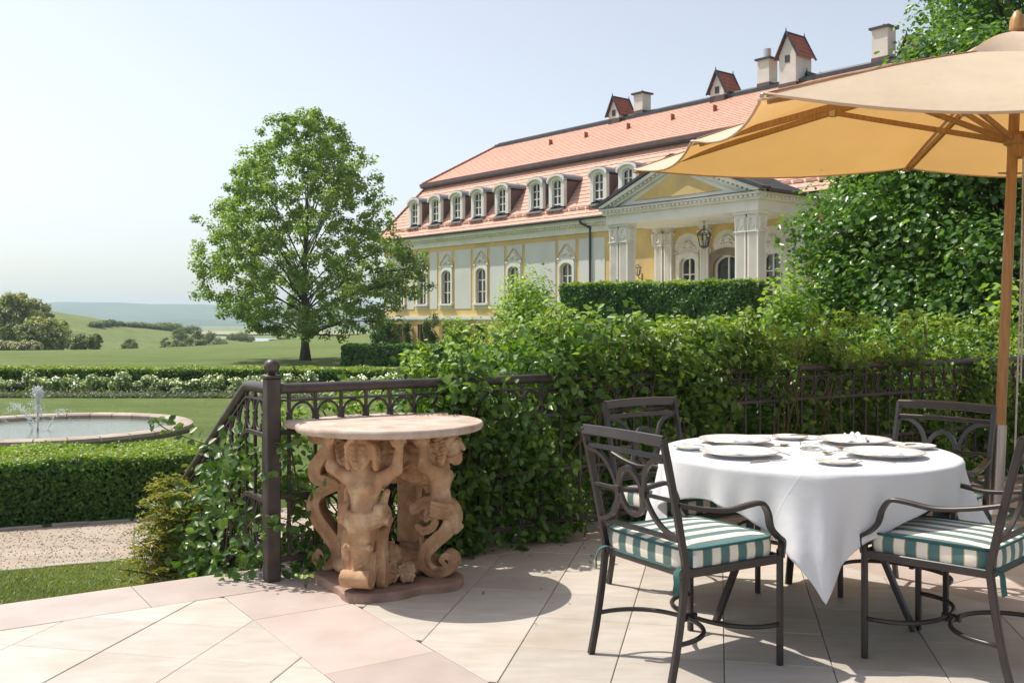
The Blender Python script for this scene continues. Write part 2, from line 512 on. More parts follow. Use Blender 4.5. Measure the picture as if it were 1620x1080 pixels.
def water():
    m, n, b, o = newmat('pool_water')
    b.inputs['Base Color'].default_value = (0.18, 0.21, 0.17, 1)
    b.inputs['Roughness'].default_value = 0.08
    b.inputs['Specular IOR Level'].default_value = 0.6
    n.links.new(bump(n, noise(n, 5.5, detail=5, rough=0.6), 0.25, 0.06), b.inputs['Normal'])
    return m
M['water'] = water()
def spray():
    m, n, b, o = newmat('water_drops')
    b.inputs['Base Color'].default_value = (0.93, 0.95, 0.96, 1)
    b.inputs['Roughness'].default_value = 0.12
    b.inputs['IOR'].default_value = 1.33
    b.inputs['Transmission Weight'].default_value = 0.35
    return m
M['spray'] = spray()
def clear():
    m, n, b, o = newmat('clear_glass')
    b.inputs['Base Color'].default_value = (0.97, 0.98, 0.98, 1)
    b.inputs['Roughness'].default_value = 0.01
    b.inputs['IOR'].default_value = 1.45
    b.inputs['Transmission Weight'].default_value = 1.0
    return m
M['clear'] = clear()

L = {}
L['rose'] = leafmat('rose_leaf', (0.036, 0.078, 0.020), (0.066, 0.125, 0.030), (0.130, 0.195, 0.045), trans=0.44, rough=0.36, spec=0.5)
L['hedge'] = leafmat('box_hedge_leaf', (0.028, 0.070, 0.012), (0.050, 0.115, 0.020), (0.095, 0.175, 0.030), trans=0.34)
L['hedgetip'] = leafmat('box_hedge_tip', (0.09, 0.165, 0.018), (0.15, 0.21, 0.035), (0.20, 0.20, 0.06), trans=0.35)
L['plane'] = leafmat('plane_tree_leaf', (0.090, 0.140, 0.036), (0.125, 0.185, 0.048), (0.175, 0.235, 0.07), trans=0.5)
L['maple'] = leafmat('maple_leaf', (0.040, 0.088, 0.024), (0.066, 0.132, 0.034), (0.125, 0.19, 0.055), trans=0.44, rough=0.33, spec=0.55)
L['light'] = leafmat('young_green_leaf', (0.105, 0.175, 0.028), (0.155, 0.235, 0.042), (0.22, 0.285, 0.06), trans=0.42)
L['yew'] = leafmat('yew_needles', (0.065, 0.095, 0.018), (0.135, 0.145, 0.022), (0.26, 0.20, 0.028), trans=0.35)
L['far'] = leafmat('distant_leaf', (0.085, 0.112, 0.048), (0.110, 0.140, 0.060), (0.150, 0.175, 0.08), trans=0.35)
L['farpale'] = leafmat('locust_leaf', (0.125, 0.145, 0.068), (0.165, 0.180, 0.088), (0.25, 0.25, 0.16), trans=0.38)
L['blossom'] = leafmat('pale_blossom', (0.36, 0.30, 0.25), (0.46, 0.40, 0.34), (0.30, 0.30, 0.19), trans=0.2)
L['rosebush'] = leafmat('silvery_rose_leaf', (0.075, 0.125, 0.045), (0.155, 0.20, 0.10), (0.24, 0.28, 0.17), trans=0.28)
L['petal'] = leafmat('white_petal', (0.6, 0.6, 0.53), (0.7, 0.7, 0.62), (0.62, 0.62, 0.5), trans=0.2)
L['blade'] = leafmat('grass_blade', (0.085, 0.115, 0.038), (0.120, 0.150, 0.052), (0.19, 0.205, 0.09), trans=0.3)
L['lavender'] = leafmat('lavender_leaf', (0.10, 0.13, 0.09), (0.14, 0.165, 0.12), (0.17, 0.17, 0.16), trans=0.2)

# ---- foliage
def leaves(name, P, N, S, mat, parent=None, shape=4, aspect=0.62, fold=0.25, seed=1, along=None, cup=0.0):
    """one mesh of leaf blades: P centres, N facing directions, S lengths"""
    r = np.random.default_rng(seed)
    P = np.asarray(P, float); n = len(P)
    N = np.asarray(N, float) + r.normal(0, 1e-4, (n, 3)); N /= np.linalg.norm(N, axis=1, keepdims=True)
    A = r.normal(0, 1, (n, 3)) if along is None else np.asarray(along, float) + r.normal(0, 0.35, (n, 3))
    A -= N * np.sum(A*N, 1, keepdims=True); A /= np.linalg.norm(A, axis=1, keepdims=True) + 1e-9
    W = np.cross(N, A)
    S = np.asarray(S, float).reshape(-1, 1)
    hw = S * aspect * 0.5
    if shape == 3:
        V = np.stack([P - W*hw, P + W*hw, P + A*S], 1)
        F = np.arange(n*3).reshape(n, 3)
    elif shape == 4:
        V = np.stack([P - A*S*0.5, P + W*hw + N*S*fold*0.5 - A*S*0.05, P + A*S*0.5 - N*S*cup, P - W*hw + N*S*fold*0.5 - A*S*0.05], 1)
        b = np.arange(n)[:, None]*4
        F = np.concatenate([b + np.array([[0, 1, 2]]), b + np.array([[0, 2, 3]])], 0)
    else:
        V = np.stack([P - A*S*0.5,
                      P - A*S*0.18 + W*hw*0.95 + N*S*fold*0.45, P + A*S*0.15 + W*hw*0.85 + N*S*fold*0.4,
                      P + A*S*0.5 - N*S*cup,
                      P + A*S*0.15 - W*hw*0.85 + N*S*fold*0.4, P - A*S*0.18 - W*hw*0.95 + N*S*fold*0.45], 1)
        b = np.arange(n)[:, None]*6
        F = np.concatenate([b + np.array([[0, 1, 2, 3]]), b + np.array([[0, 3, 4, 5]])], 0)
    me = np_mesh(name, V.reshape(-1, 3), F, mat)
    return mesh_obj(name, me, parent)

def clump_points(C, rad, per, r, flat=0.8):
    """leaf centres scattered round clump centres C; normals point outward/up"""
    n = len(C)
    idx = np.repeat(np.arange(n), per)
    d = r.normal(0, 1, (len(idx), 3)); d /= np.linalg.norm(d, axis=1, keepdims=True)
    q = d * (r.random((len(idx), 1)) ** 0.45)
    q[:, 2] *= flat
    rr = np.asarray(rad)
    rr = rr[idx][:, None] if rr.ndim else rr
    P = C[idx] + q*rr
    N = d*0.7 + np.array((0, 0, 0.65)) + r.normal(0, 0.45, d.shape)
    return P, N

def tree(name, label, cat, loc, trunk_h, trunk_r, crown, z0, z1, leafm, nclump, crad, per, lsize, seed, group=None, lean=(0, 0), lshape=4, nlimb=26, shell=0.25, barkm=None, flat=0.8, blossom=0, fork=0.35):
    """tapered trunk with limbs; crown(zf, theta) gives the radius of the crown at height fraction zf"""
    r = np.random.default_rng(seed)
    root = empty(name, loc)
    tag(root, label, cat, group)
    C = []
    while len(C) < nclump:
        zf = r.random(); th = r.random()*2*math.pi
        Rm = crown(zf, th)
        if Rm < r.random()*max(crown(0.3, th), crown(0.5, th), 1e-3)*0.8: continue
        rr = Rm*math.sqrt(shell + (1-shell)*r.random())*r.uniform(0.86, 1.02)
        C.append((rr*math.cos(th) + lean[0]*zf, rr*math.sin(th) + lean[1]*zf, z0 + (z1-z0)*zf))
    C = np.array(C)
    rad = crad*r.uniform(0.6, 1.25, len(C))
    P, N = clump_points(C, rad, per, r, flat)
    keep = P[:, 2] > 0.02
    P, N = P[keep], N[keep]
    leaves('crown', P, N, lsize*r.uniform(0.6, 1.25, len(P)), leafm, root, shape=lshape, aspect=0.75, seed=seed)
    if blossom:
        k = r.choice(len(P), int(len(P)*blossom), replace=False)
        leaves('blossom', P[k] + r.normal(0, 0.05, (len(k), 3)), N[k], lsize*r.uniform(0.5, 1.0, len(k)), L['blossom'], root, aspect=0.8, seed=seed+1)
    t = MB()
    tz = z0 + (z1-z0)*0.72
    path = []; rr = []
    for i in range(12):
        f = i/11
        path.append((lean[0]*f*0.6 + math.sin(f*5+seed)*trunk_r*0.5*f, lean[1]*f*0.6 + math.cos(f*4+seed)*trunk_r*0.5*f, tz*f - 0.1))
        rr.append(trunk_r*(1.0 - 0.88*f)*(1 + 0.55*math.exp(-f*26)))
    t.tube(path, rr, n=10)
    order = r.permutation(len(C))[:nlimb]
    for k in order:
        e = C[k]
        zb = max(trunk_h*0.9, min(tz*0.95, e[2]*(1-fork) - 0.1*np.hypot(e[0], e[1])*0.6 + 0.02))
        f = min(zb/tz, 0.98)
        b = np.array((np.interp(f, np.linspace(0, 1, 12), [p[0] for p in path]), np.interp(f, np.linspace(0, 1, 12), [p[1] for p in path]), zb))
        mid = b*0.55 + e*0.45 + np.array((0, 0, 0.06*np.linalg.norm(e-b))) + r.normal(0, 0.04, 3)*np.linalg.norm(e-b)
        rb = trunk_r*(1-0.85*f)*0.33
        pts = catmull([b, mid, e], 5)
        t.tube(pts, [max(rb*(1-0.85*i/(len(pts)-1)), 0.006) for i in range(len(pts))], n=5)
        for q in range(2):
            e2 = e + r.normal(0, 1, 3)*crad*0.4
            t.tube([mid*0.5 + e*0.5, mid*0.2+e*0.6+e2*0.2, e2], [rb*0.35, rb*0.22, 0.004], n=4)
    t.build('trunk', barkm or M['bark'], root, smooth=True)
    return root

def hedge(name, label, path, width, z0, h, leafm, dens, lsize, seed, tipm=None, group=None, cat='hedge', rough=0.04):
    """clipped hedge following a ground path: leaf shell round a solid dark core added to block light"""
    r = np.random.default_rng(seed)
    path = [np.array(p, float) for p in path]
    root = empty(name, (0, 0, 0)); tag(root, label, cat, group)
    core = MB(); Ps = []; Ns = []; Pt = []; Nt = []
    for a, b in zip(path[:-1], path[1:]):
        d = b - a; ln = np.linalg.norm(d); d = d/ln; nn = np.array((-d[1], d[0]))
        c0 = a - d*0.0; m = width/2 - 0.07
        q = [a + nn*m + d*0.05, a - nn*m + d*0.05, b - nn*m - d*0.05, b + nn*m - d*0.05]
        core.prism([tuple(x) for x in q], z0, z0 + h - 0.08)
        def face(area, fn, nrm, top=False):
            k = int(area*dens)
            u = r.random(k); v = r.random(k)
            P = fn(u, v)
            N = np.tile(np.array(nrm, float), (k, 1))
            bumpy = rough*np.sin(P[:, 0]*3.1 + seed)*np.cos(P[:, 1]*2.7+P[:, 2]*4.0)
            P = P + N*(bumpy[:, None] + r.normal(-0.01, rough*0.6, k)[:, None])
            NN = N*0.9 + r.normal(0, 0.55, (k, 3)) + np.array((0, 0, 0.25))
            (Pt if top else Ps).append(P); (Nt if top else Ns).append(NN)
        for sgn in (-1, 1):
            o = a + nn*sgn*width/2
            face(ln*h, lambda u, v: np.stack([o[0] + d[0]*u*ln, o[1] + d[1]*u*ln, z0 + v*h], 1), (nn[0]*sgn, nn[1]*sgn, 0))
        face(ln*width, lambda u, v: np.stack([a[0] + d[0]*u*ln + nn[0]*(v-0.5)*width, a[1] + d[1]*u*ln + nn[1]*(v-0.5)*width, np.full(len(u), z0+h)], 1), (0, 0, 1), True)
        for (e, s) in ((a, -1), (b, 1)):
            face(width*h, lambda u, v: np.stack([e[0] + nn[0]*(u-0.5)*width, e[1] + nn[1]*(u-0.5)*width, z0 + v*h], 1), (d[0]*s, d[1]*s, 0))
    core.build('light_block_core', M['core'], root)  # solid dark box added inside the leaf shell to stop light passing through
    P = np.concatenate(Ps); N = np.concatenate(Ns)
    leaves('foliage', P, N, lsize*r.uniform(0.6, 1.3, len(P)), leafm, root, seed=seed, aspect=0.7)
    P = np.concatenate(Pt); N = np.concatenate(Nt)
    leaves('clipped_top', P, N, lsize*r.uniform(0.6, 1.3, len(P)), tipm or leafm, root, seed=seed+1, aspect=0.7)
    return root

def shrub(name, label, loc, rad, leafm, n, lsize, seed, group=None, cat='shrub', nstem=7, stemm=None, lobes=9, petals=0, asp=0.7):
    """leafy shrub: uneven lobes of leaves on a fan of stems; rad = (rx, ry, height)"""
    r = np.random.default_rng(seed)
    root = empty(name, loc); tag(root, label, cat, group)
    C = []
    for k in range(lobes):
        th = r.random()*6.283; q = math.sqrt(r.random())*0.75
        zf = r.uniform(0.22, 0.92)
        s = math.sqrt(max(0.05, 1-(zf*1.05-0.42)**2*2.2))
        C.append((rad[0]*q*math.cos(th)*s, rad[1]*q*math.sin(th)*s, rad[2]*zf))
    C = np.array(C)
    per = n//lobes
    P, N = clump_points(C, np.array([1.0]*lobes), 1, r)
    idx = np.repeat(np.arange(lobes), per)
    d = r.normal(0, 1, (len(idx), 3)); d /= np.linalg.norm(d, axis=1, keepdims=True)
    sz = r.uniform(0.3, 0.55, lobes)[idx][:, None]
    q = d*(r.random((len(idx), 1))**0.4)*sz*np.array((rad[0], rad[1], rad[2]*0.62))
    P = C[idx] + q
    N = d*0.8 + np.array((0, 0, 0.6)) + r.normal(0, 0.4, d.shape)
    k = P[:, 2] > 0.01
    P, N = P[k], N[k]
    leaves('foliage', P, N, lsize*r.uniform(0.6, 1.3, len(P)), leafm, root, seed=seed, aspect=asp)
    if petals:
        k = np.argsort(-(P[:, 2] + r.normal(0, rad[2]*0.35, len(P))))[:petals]
        leaves('blossom', P[k] + N[k]*0.03, N[k], lsize*r.uniform(0.6, 1.0, len(k)), L['petal'] if cat == 'rose bush' else L['blossom'], root, aspect=0.9, seed=seed+3)
    t = MB()
    for k in range(nstem):
        e = C[k % lobes]
        t.tube([(e[0]*0.08, e[1]*0.08, 0), (e[0]*0.45, e[1]*0.45, e[2]*0.55), tuple(e)], [0.018*rad[2]**0.5, 0.012*rad[2]**0.5, 0.004], n=5)
    t.build('stem', stemm or M['bark'], root)
    return root
# ================================================================== SETTING
G = -1.2
def sstep(a, b, x):
    t = np.clip((x - a)/(b - a), 0, 1)
    return t*t*(3 - 2*t)
def gz(X, Y):
    X = np.asarray(X, float); Y = np.asarray(Y, float)
    left = 1 - sstep(-72, -24, X)
    z = G - 7.0*sstep(78, 190, Y)*left
    z = z - 6.8*sstep(230, 420, Y)*(1 - left)
    z = z - 6.0*sstep(350, 1100, Y)
    z = z + 11.0*np.exp(-((X + 150)/55)**2 - ((Y - 290)/60)**2)*1.0
    z = z + 10*np.exp(-((X + 230)/70)**2 - ((Y - 330)/80)**2)
    z = z + sstep(40, 120, Y)*(0.25*np.sin(X*0.07+1) + 0.2*np.sin(Y*0.05))
    return z

def build_ground():
    ys = np.concatenate([np.linspace(-40, 60, 41), np.geomspace(62, 2600, 90)])
    xs = np.sinh(np.linspace(-5.2, 5.2, 161))*16
    X, Y = np.meshgrid(xs, ys)
    V = np.stack([X, Y, gz(X, Y)], -1).reshape(-1, 3)
    nx, ny = len(xs), len(ys)
    i = np.arange(nx*ny).reshape(ny, nx)
    F = np.stack([i[:-1, :-1], i[:-1, 1:], i[1:, 1:], i[1:, :-1]], -1).reshape(-1, 4)
    o = mesh_obj('ground', np_mesh('ground', V, F, M['grass'], True))
    tag(o, 'mown green lawn and meadow rolling away to the valley', kind='structure')
build_ground()

# far ridges (forest dark; the air in front of them does the rest)
def forest_mat():
    m, n, b, o = newmat('distant_forest')
    c = ramp(n, noise(n, 0.006, detail=8, rough=0.7, coord='World'), [(0.35, (0.030, 0.050, 0.022)), (0.6, (0.055, 0.080, 0.032)), (0.75, (0.11, 0.13, 0.05))])
    n.links.new(c, b.inputs['Base Color']); b.inputs['Roughness'].default_value = 0.95
    b.inputs['Specular IOR Level'].default_value = 0.1
    return m
M['forest'] = forest_mat()
def ridge(name, label, Y0, Y1, prof, seed):
    r = np.random.default_rng(seed)
    nx, ny = 220, 26
    xs = np.linspace(-2600, 2600, nx); ys = np.linspace(Y0, Y1, ny)
    X, Y = np.meshgrid(xs, ys)
    f = (Y - Y0)/(Y1 - Y0)
    top = np.interp(X*((Y0+Y1)/2)/((Y0+Y1)/2), prof[0], prof[1])
    und = sum(a*np.sin(X*k + p + Y*k*0.7) for a, k, p in ((4, 0.006, 1), (2.5, 0.014, 2.2), (1.2, 0.033, 0.4)))
    Z = -16 + (top + 16 + und)*np.sin(f*math.pi)**0.8 + r.normal(0, 0.5, X.shape)
    V = np.stack([X, Y, Z], -1).reshape(-1, 3)
    i = np.arange(nx*ny).reshape(ny, nx)
    F = np.stack([i[:-1, :-1], i[:-1, 1:], i[1:, 1:], i[1:, :-1]], -1).reshape(-1, 4)
    o = mesh_obj(name, np_mesh(name, V, F, M['forest'], True))
    tag(o, label, kind='structure')
ridge('hills', 'low dark wooded ridge at the foot of the blue hills', 2050, 2500, ([-1500, -1000, -700, -400, 0, 1500], [-2, -2, -3, -3, 0, 2]), 3)
ridge('hills', 'far blue wooded hills along the horizon', 2700, 3700, ([-2600, -1750, -1480, -1240, -1010, -730, -420, 0, 2600], [54, 55, 55, 50, 42, 37, 33, 30, 30]), 5)

# distant fields and lake
M['crop'] = pm('pale_crop', (0.34, 0.27, 0.12), (0.26, 0.23, 0.10), scale=0.02, rough=0.95, coord='World')
def patch(name, label, mat, x0, x1, y0, y1, lift):
    xs = np.linspace(x0, x1, 14); ys = np.linspace(y0, y1, 8)
    X, Y = np.meshgrid(xs, ys)
    V = np.stack([X, Y, gz(X, Y) + lift], -1).reshape(-1, 3)
    i = np.arange(14*8).reshape(8, 14)
    F = np.stack([i[:-1, :-1], i[:-1, 1:], i[1:, 1:], i[1:, :-1]], -1).reshape(-1, 4)
    tag(mesh_obj(name, np_mesh(name, V, F, mat, True)), label, kind='structure')
patch('crop_field', 'pale ripening crop field far down in the valley', M['crop'], -420, 60, 760, 1150, 1.0)
lk = MB(); 
lp = [(-92 + 17*math.cos(a)*(1+0.15*math.sin(3*a)), 350 + 26*math.sin(a)) for a in np.linspace(0, 2*math.pi, 40, endpoint=False)]
M['lake'] = pm('lake_water', (0.22, 0.25, 0.26), (0.25, 0.28, 0.29), scale=0.1, rough=0.15, spec=0.8)
lk.add([(x, y, max(gz(x, y)+0.05, float(gz(-92, 350))+0.5)) for x, y in lp], [tuple(range(40))])
tag(lk.build('lake', M['lake']), 'small lake glinting in the valley beyond the meadow', kind='structure')

# ---- terrace frame: a = along the edge, e = outward
AX = np.array((math.sin(R(57)), math.cos(R(57))))
EX = np.array((-AX[1], AX[0]))
def qe(q, e): return AX*q + EX*e
E_EDGE = 5.12
P0 = np.array((-1.211, 5.02))
Q0, E0 = float(AX @ P0), float(EX @ P0)

ter = MB()
c4 = [qe(-7, -9), qe(17, -9), qe(17, E_EDGE), qe(-7, E_EDGE)]
ter.prism([tuple(p) for p in c4], G - 0.1, -0.022)
terrace = ter.build('terrace', M['grout'])
tag(terrace, 'stone paved terrace laid in cream squares with pink bands', kind='structure')

def clip(poly, n, c):
    """keep the side n.p <= c"""
    out = []
    for i in range(len(poly)):
        p, q = poly[i], poly[(i+1) % len(poly)]
        a, b = np.dot(n, p) - c, np.dot(n, q) - c
        if a <= 0: out.append(p)
        if (a < 0 < b) or (b < 0 < a): out.append(p + (q-p)*(a/(a-b)))
    return out
def inset(poly, g):
    cx = sum(poly)/len(poly)
    out = poly
    src = list(poly)
    for i in range(len(src)):
        p, q = src[i], src[(i+1) % len(src)]
        d = q - p
        if np.linalg.norm(d) < 1e-6: continue
        n = unit((d[1], -d[0]))
        if np.dot(n, cx - p) > 0: n = -n
        out = clip(out, n, np.dot(n, p) - g)
        if len(out) < 3: return []
    return out
def area(p):
    return abs(sum(p[i][0]*p[(i+1) % len(p)][1] - p[(i+1) % len(p)][0]*p[i][1] for i in range(len(p))))/2

D1 = np.array((math.sin(R(11.8)), math.cos(R(11.8)))); D2 = np.array((D1[1], -D1[0]))
TS = 0.4035
O1 = float(D2 @ np.array((-0.044, 3.66))); O2 = float(D1 @ np.array((-1.439, 3.908)))
bands = [(-1.63, -1.16), (1.43, 1.90), (4.37, 4.83), (7.30, 7.76), (10.3, 10.76)]
regions = []
prev = -7.0
for b0, b1 in bands:
    regions.append((prev, b0)); prev = b1
tr = random.Random(4)
def put_tile(poly, mat, name):
    p = inset(poly, 0.0017)
    if len(p) < 3 or area(p) < 0.0012: return
    c = sum(p)/len(p)
    t = inset(p, 0.002)
    if len(t) != len(p): t = [x + (c-x)*0.02 for x in p]
    dz = tr.uniform(-0.0012, 0.0012); n = len(p)
    V = [(x[0]-c[0], x[1]-c[1], -0.019) for x in p] + [(x[0]-c[0], x[1]-c[1], -0.002+dz) for x in p] + [(x[0]-c[0], x[1]-c[1], dz) for x in t]
    F = [tuple(range(2*n, 3*n))]
    for k in range(n):
        l = (k+1) % n
        F += [(k, l, n+l, n+k), (n+k, n+l, 2*n+l, 2*n+k)]
    m = MB(); m.add(V, F)
    m.build(name, mat, terrace, loc=(c[0], c[1], 0))
def seen(c):
    return c[1] > 2.6 and abs(c[0]) < c[1]*0.60 + 0.45 and c[1] < 9.6
rest = MB()
for (q0, q1) in regions:
    if q1 < -2 or q0 > 7.5: continue
    for i in range(-14, 26):
        for j in range(-8, 20):
            u0, v0 = O1 + i*TS, O2 + j*TS
            c = D2*(u0 + TS/2) + D1*(v0 + TS/2)
            if not seen(c): continue
            poly = [D2*u0 + D1*v0, D2*(u0+TS) + D1*v0, D2*(u0+TS) + D1*(v0+TS), D2*u0 + D1*(v0+TS)]
            for n, cc in ((AX, q1), (-AX, -q0), (EX, 4.72)):
                poly = clip(poly, n, cc)
                if len(poly) < 3: break
            if len(poly) >= 3: put_tile(poly, M['tile'], 'paving_stone')
for (b0, b1) in bands:
    e = -3.0 + tr.random()*0.4
    while e < 4.70:
        e2 = min(e + 0.80, 4.72)
        c = qe((b0+b1)/2, (e+e2)/2)
        if seen(c) and e2 - e > 0.05:
            put_tile([qe(b0, e), qe(b1, e), qe(b1, e2), qe(b0, e2)], M['pink'], 'pink_paving_stone')
        e = e2
q = -6.95
while q < 14:
    q2 = q + 1.15
    if seen(qe((q+q2)/2, 4.92)) or q < 3:
        put_tile([qe(q, 4.72), qe(q2, 4.72), qe(q2, 5.15), qe(q, 5.15)], M['pink'], 'edge_stone')
    q = q2

# ---- steps down to the lawn (left of the railing)
steps = tag(empty('garden_steps', (0, 0, 0)), 'stone steps leading down from the terrace edge to the lawn', kind='structure')
for k in range(1, 8):
    m = MB()
    p = [qe(-7, E_EDGE + 0.30*(k-1) + 0.002), qe(1.05, E_EDGE + 0.30*(k-1) + 0.002), qe(1.05, E_EDGE + 0.30*k), qe(-7, E_EDGE + 0.30*k)]
    m.prism([tuple(x) for x in p], G - 0.05, -0.15*k)
    m.build('step', M['pink'], steps)

# ---- gravel path with edging stones
def near_y(x): return 10.53 + 0.42*(x + 3.77)
def far_y(x): return 12.52 + 0.43*(x + 4.36)
gp = MB()
xs = np.linspace(-34, 26, 31)
V = [(x, near_y(x), G + 0.012) for x in xs] + [(x, far_y(x), G + 0.012) for x in xs]
gp.add(V, [(i, i+1, 31+i+1, 31+i) for i in range(30)])
path = tag(gp.build('gravel_path', M['gravel']), 'pale raked gravel path crossing behind the near lawn', kind='structure')
for fy, off in ((near_y, -0.05), (far_y, 0.05)):
    x = -8.6
    while x < -1.2:
        ln = random.uniform(0.42, 0.62)
        m = MB()
        m.bbox(-ln/2+0.006, ln/2-0.006, -0.045, 0.045, -0.08, 0.018 + random.uniform(-0.012, 0.010), 0.006)
        o = m.build('edging_stone', M['kerb'], path)
        o.location = (x, fy(x) + off, G + 0.012)
        o.rotation_euler = (random.uniform(-.03, .03), random.uniform(-.02, .02), math.atan(0.42) + random.uniform(-.02, .02))
        x += ln*math.cos(math.atan(0.42))
# stray gravel pebbles on the path
pr = np.random.default_rng(12)
n = 3500
px = pr.uniform(-7.5, -2.6, n); f = pr.random(n)
py = near_y(px)*(1-f) + far_y(px)*f
s = pr.uniform(0.005, 0.012, n)
base = np.array([(1,0,0),(-1,0,0),(0,1,0),(0,-1,0),(0,0,.7),(0,0,-.7)], float)
tri = np.array([(0,2,4),(2,1,4),(1,3,4),(3,0,4),(2,0,5),(1,2,5),(3,1,5),(0,3,5)])
V = base[None]*s[:, None, None]*pr.uniform(0.6, 1.3, (n, 6, 1)) + np.stack([px, py, np.full(n, G+0.016)], 1)[:, None]
F = (np.arange(n)[:, None, None]*6 + tri[None]).reshape(-1, 3)
tag(mesh_obj('pebbles', np_mesh('pebbles', V.reshape(-1, 3), F, M['gravel']), path), kind='stuff')

# ---- grass blades on the near lawn
def blades(name, label, n, sampler, hgt, seed, parent=None):
    r = np.random.default_rng(seed)
    X, Y = sampler(r, n)
    n = len(X)
    P = np.stack([X, Y, np.full(n, G - 0.003)], 1)
    up = np.stack([r.normal(0, .55, n), r.normal(0, .55, n), np.ones(n)], 1)
    N = np.stack([r.normal(-.5, .7, n), r.normal(0, .7, n), r.uniform(.5, 1.3, n)], 1)
    o = leaves(name, P, N, hgt*r.uniform(0.5, 1.3, n), L['blade'], parent, shape=3, aspect=0.2, seed=seed, along=up*2.2)
    tag(o, label, 'grass', kind='stuff')
def s1(r, n):
    X = r.uniform(-6.2, -1.6, n); Y = r.uniform(7.6, 10.9, n)
    k = (Y < near_y(X) - 0.03 + r.normal(0, .05, n)) & ((EX[0]*X + EX[1]*Y) > 7.3)
    return X[k], Y[k]
blades('grass', 'short grass of the lawn between terrace and gravel path', 130000, s1, 0.055, 21)
def s2(r, n):
    X = r.uniform(-9, -2.0, n); Y = far_y(X) + 0.05 + np.abs(r.normal(0, 0.14, n))
    return X, Y
blades('grass', 'thin grass verge between the gravel path and the near hedge', 16000, s2, 0.045, 22)
def s3(r, n):
    X = r.uniform(-8, -2.2, n); f = r.random(n)
    Y = near_y(X)*(1-f) + far_y(X)*f
    k = (np.sin(X*2.3+Y*1.7)*np.cos(Y*3.1-X) + r.normal(0, .15, n)) > 0.78
    return X[k], Y[k]
blades('grass', 'sparse weeds and tufts growing in the gravel path', 20000, s3, 0.04, 23)

# ================================================================== GARDEN
hs = math.atan(0.41); hd = np.array((math.cos(hs), math.sin(hs))); hn = np.array((-hd[1], hd[0]))
f0 = np.array((-3.35, 12.72 + 0.41*(-3.35 + 4.36)))
c1 = f0 + hn*0.82
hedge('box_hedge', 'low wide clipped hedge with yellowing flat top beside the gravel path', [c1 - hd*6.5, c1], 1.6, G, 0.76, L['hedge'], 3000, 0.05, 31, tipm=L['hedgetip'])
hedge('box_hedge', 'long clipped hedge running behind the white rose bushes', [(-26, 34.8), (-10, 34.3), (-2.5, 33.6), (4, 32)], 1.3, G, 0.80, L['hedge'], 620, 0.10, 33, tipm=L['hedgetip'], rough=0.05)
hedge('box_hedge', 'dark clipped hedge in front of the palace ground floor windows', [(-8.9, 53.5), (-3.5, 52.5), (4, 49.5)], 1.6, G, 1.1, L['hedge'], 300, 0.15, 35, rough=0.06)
# rose bed along the long hedge
bed = MB()
bed.box(-26, -1, 31.7, 34.0, G - 0.05, G + 0.03)
tag(bed.build('flower_bed', M['soil']), 'strip of bare soil planted with rose bushes', kind='structure')
rr_ = random.Random(3)
ORD = 'first second third fourth fifth sixth seventh eighth ninth tenth eleventh twelfth thirteenth fourteenth fifteenth sixteenth seventeenth eighteenth nineteenth twentieth'.split() + ['twenty-first', 'twenty-second', 'twenty-third', 'twenty-fourth', 'twenty-fifth']
x = -17.3; nb_ = 0
while x < -2.2:
    wd = rr_.uniform(0.38, 0.62)
    nb_ += 1
    shrub('rose_bush', 'white flowering rose bush before the long hedge, ' + ORD[nb_-1] + ' from the left border', (x, 32.9 + rr_.uniform(-.35, .3) - (x+10)*0.03, G + 0.02), (wd, 0.5, rr_.uniform(0.40, 0.68)), L['rosebush'], 900, 0.10, int(1000 + x*37), group='rose bushes in the bed along the long hedge', cat='rose bush', nstem=6, lobes=8, petals=60)
    x += wd*rr_.uniform(1.1, 1.7)
r = np.random.default_rng(5)
n = 9000
X = r.uniform(-24, -1, n); Y = 31.75 - (X+10)*0.03 + r.normal(0, .16, n)
Z = G + 0.03 + np.abs(r.normal(0, .09, n))
tag(leaves('lavender_edging', np.stack([X, Y, Z], 1), np.stack([r.normal(0, .5, n), r.normal(0, .5, n), np.ones(n)*.6], 1), r.uniform(.06, .13, n), L['lavender'], aspect=0.4, seed=6),
    'low grey green lavender edging in front of the rose bushes', 'lavender', kind='stuff')

# ---- fountain
FC = (-10.2, 22.1)
fo = tag(empty('fountain', (FC[0], FC[1], G)), 'low round stone fountain basin with small water jets on the lawn', 'fountain')
nseg = 30
for k in range(nseg):
    a0 = 2*math.pi*k/nseg + 0.004; a1 = 2*math.pi*(k+1)/nseg - 0.004
    m = MB(); prof = [(2.62, 0.03), (2.60, 0.13), (2.64, 0.165), (2.90, 0.17), (2.97, 0.14), (2.97, 0.07), (2.90, 0.05)]
    V = []; ns = 4
    for i in range(ns+1):
        a = a0 + (a1-a0)*i/ns
        for (pr_, pz) in prof: V.append((pr_*math.cos(a), pr_*math.sin(a), pz))
    np_ = len(prof); F = []
    for i in range(ns):
        for j in range(np_): F.append((i*np_+j, i*np_+(j+1) % np_, (i+1)*np_+(j+1) % np_, (i+1)*np_+j))
    F += [tuple(range(np_)), tuple(ns*np_ + j for j in range(np_))[::-1]]
    m.add(V, F); m.build('coping_stone', M['basin'], fo, smooth=30)
m = MB(); m.lathe([(2.66, -0.05), (2.92, -0.05), (2.92, 0.06), (2.66, 0.06)], 60, caps=False); m.build('basin_wall', M['wallstone'], fo)
m = MB(); m.lathe([(0.0, 0.055), (2.66, 0.055)], 60, caps=False); m.build('water', M['water'], fo, smooth=True)
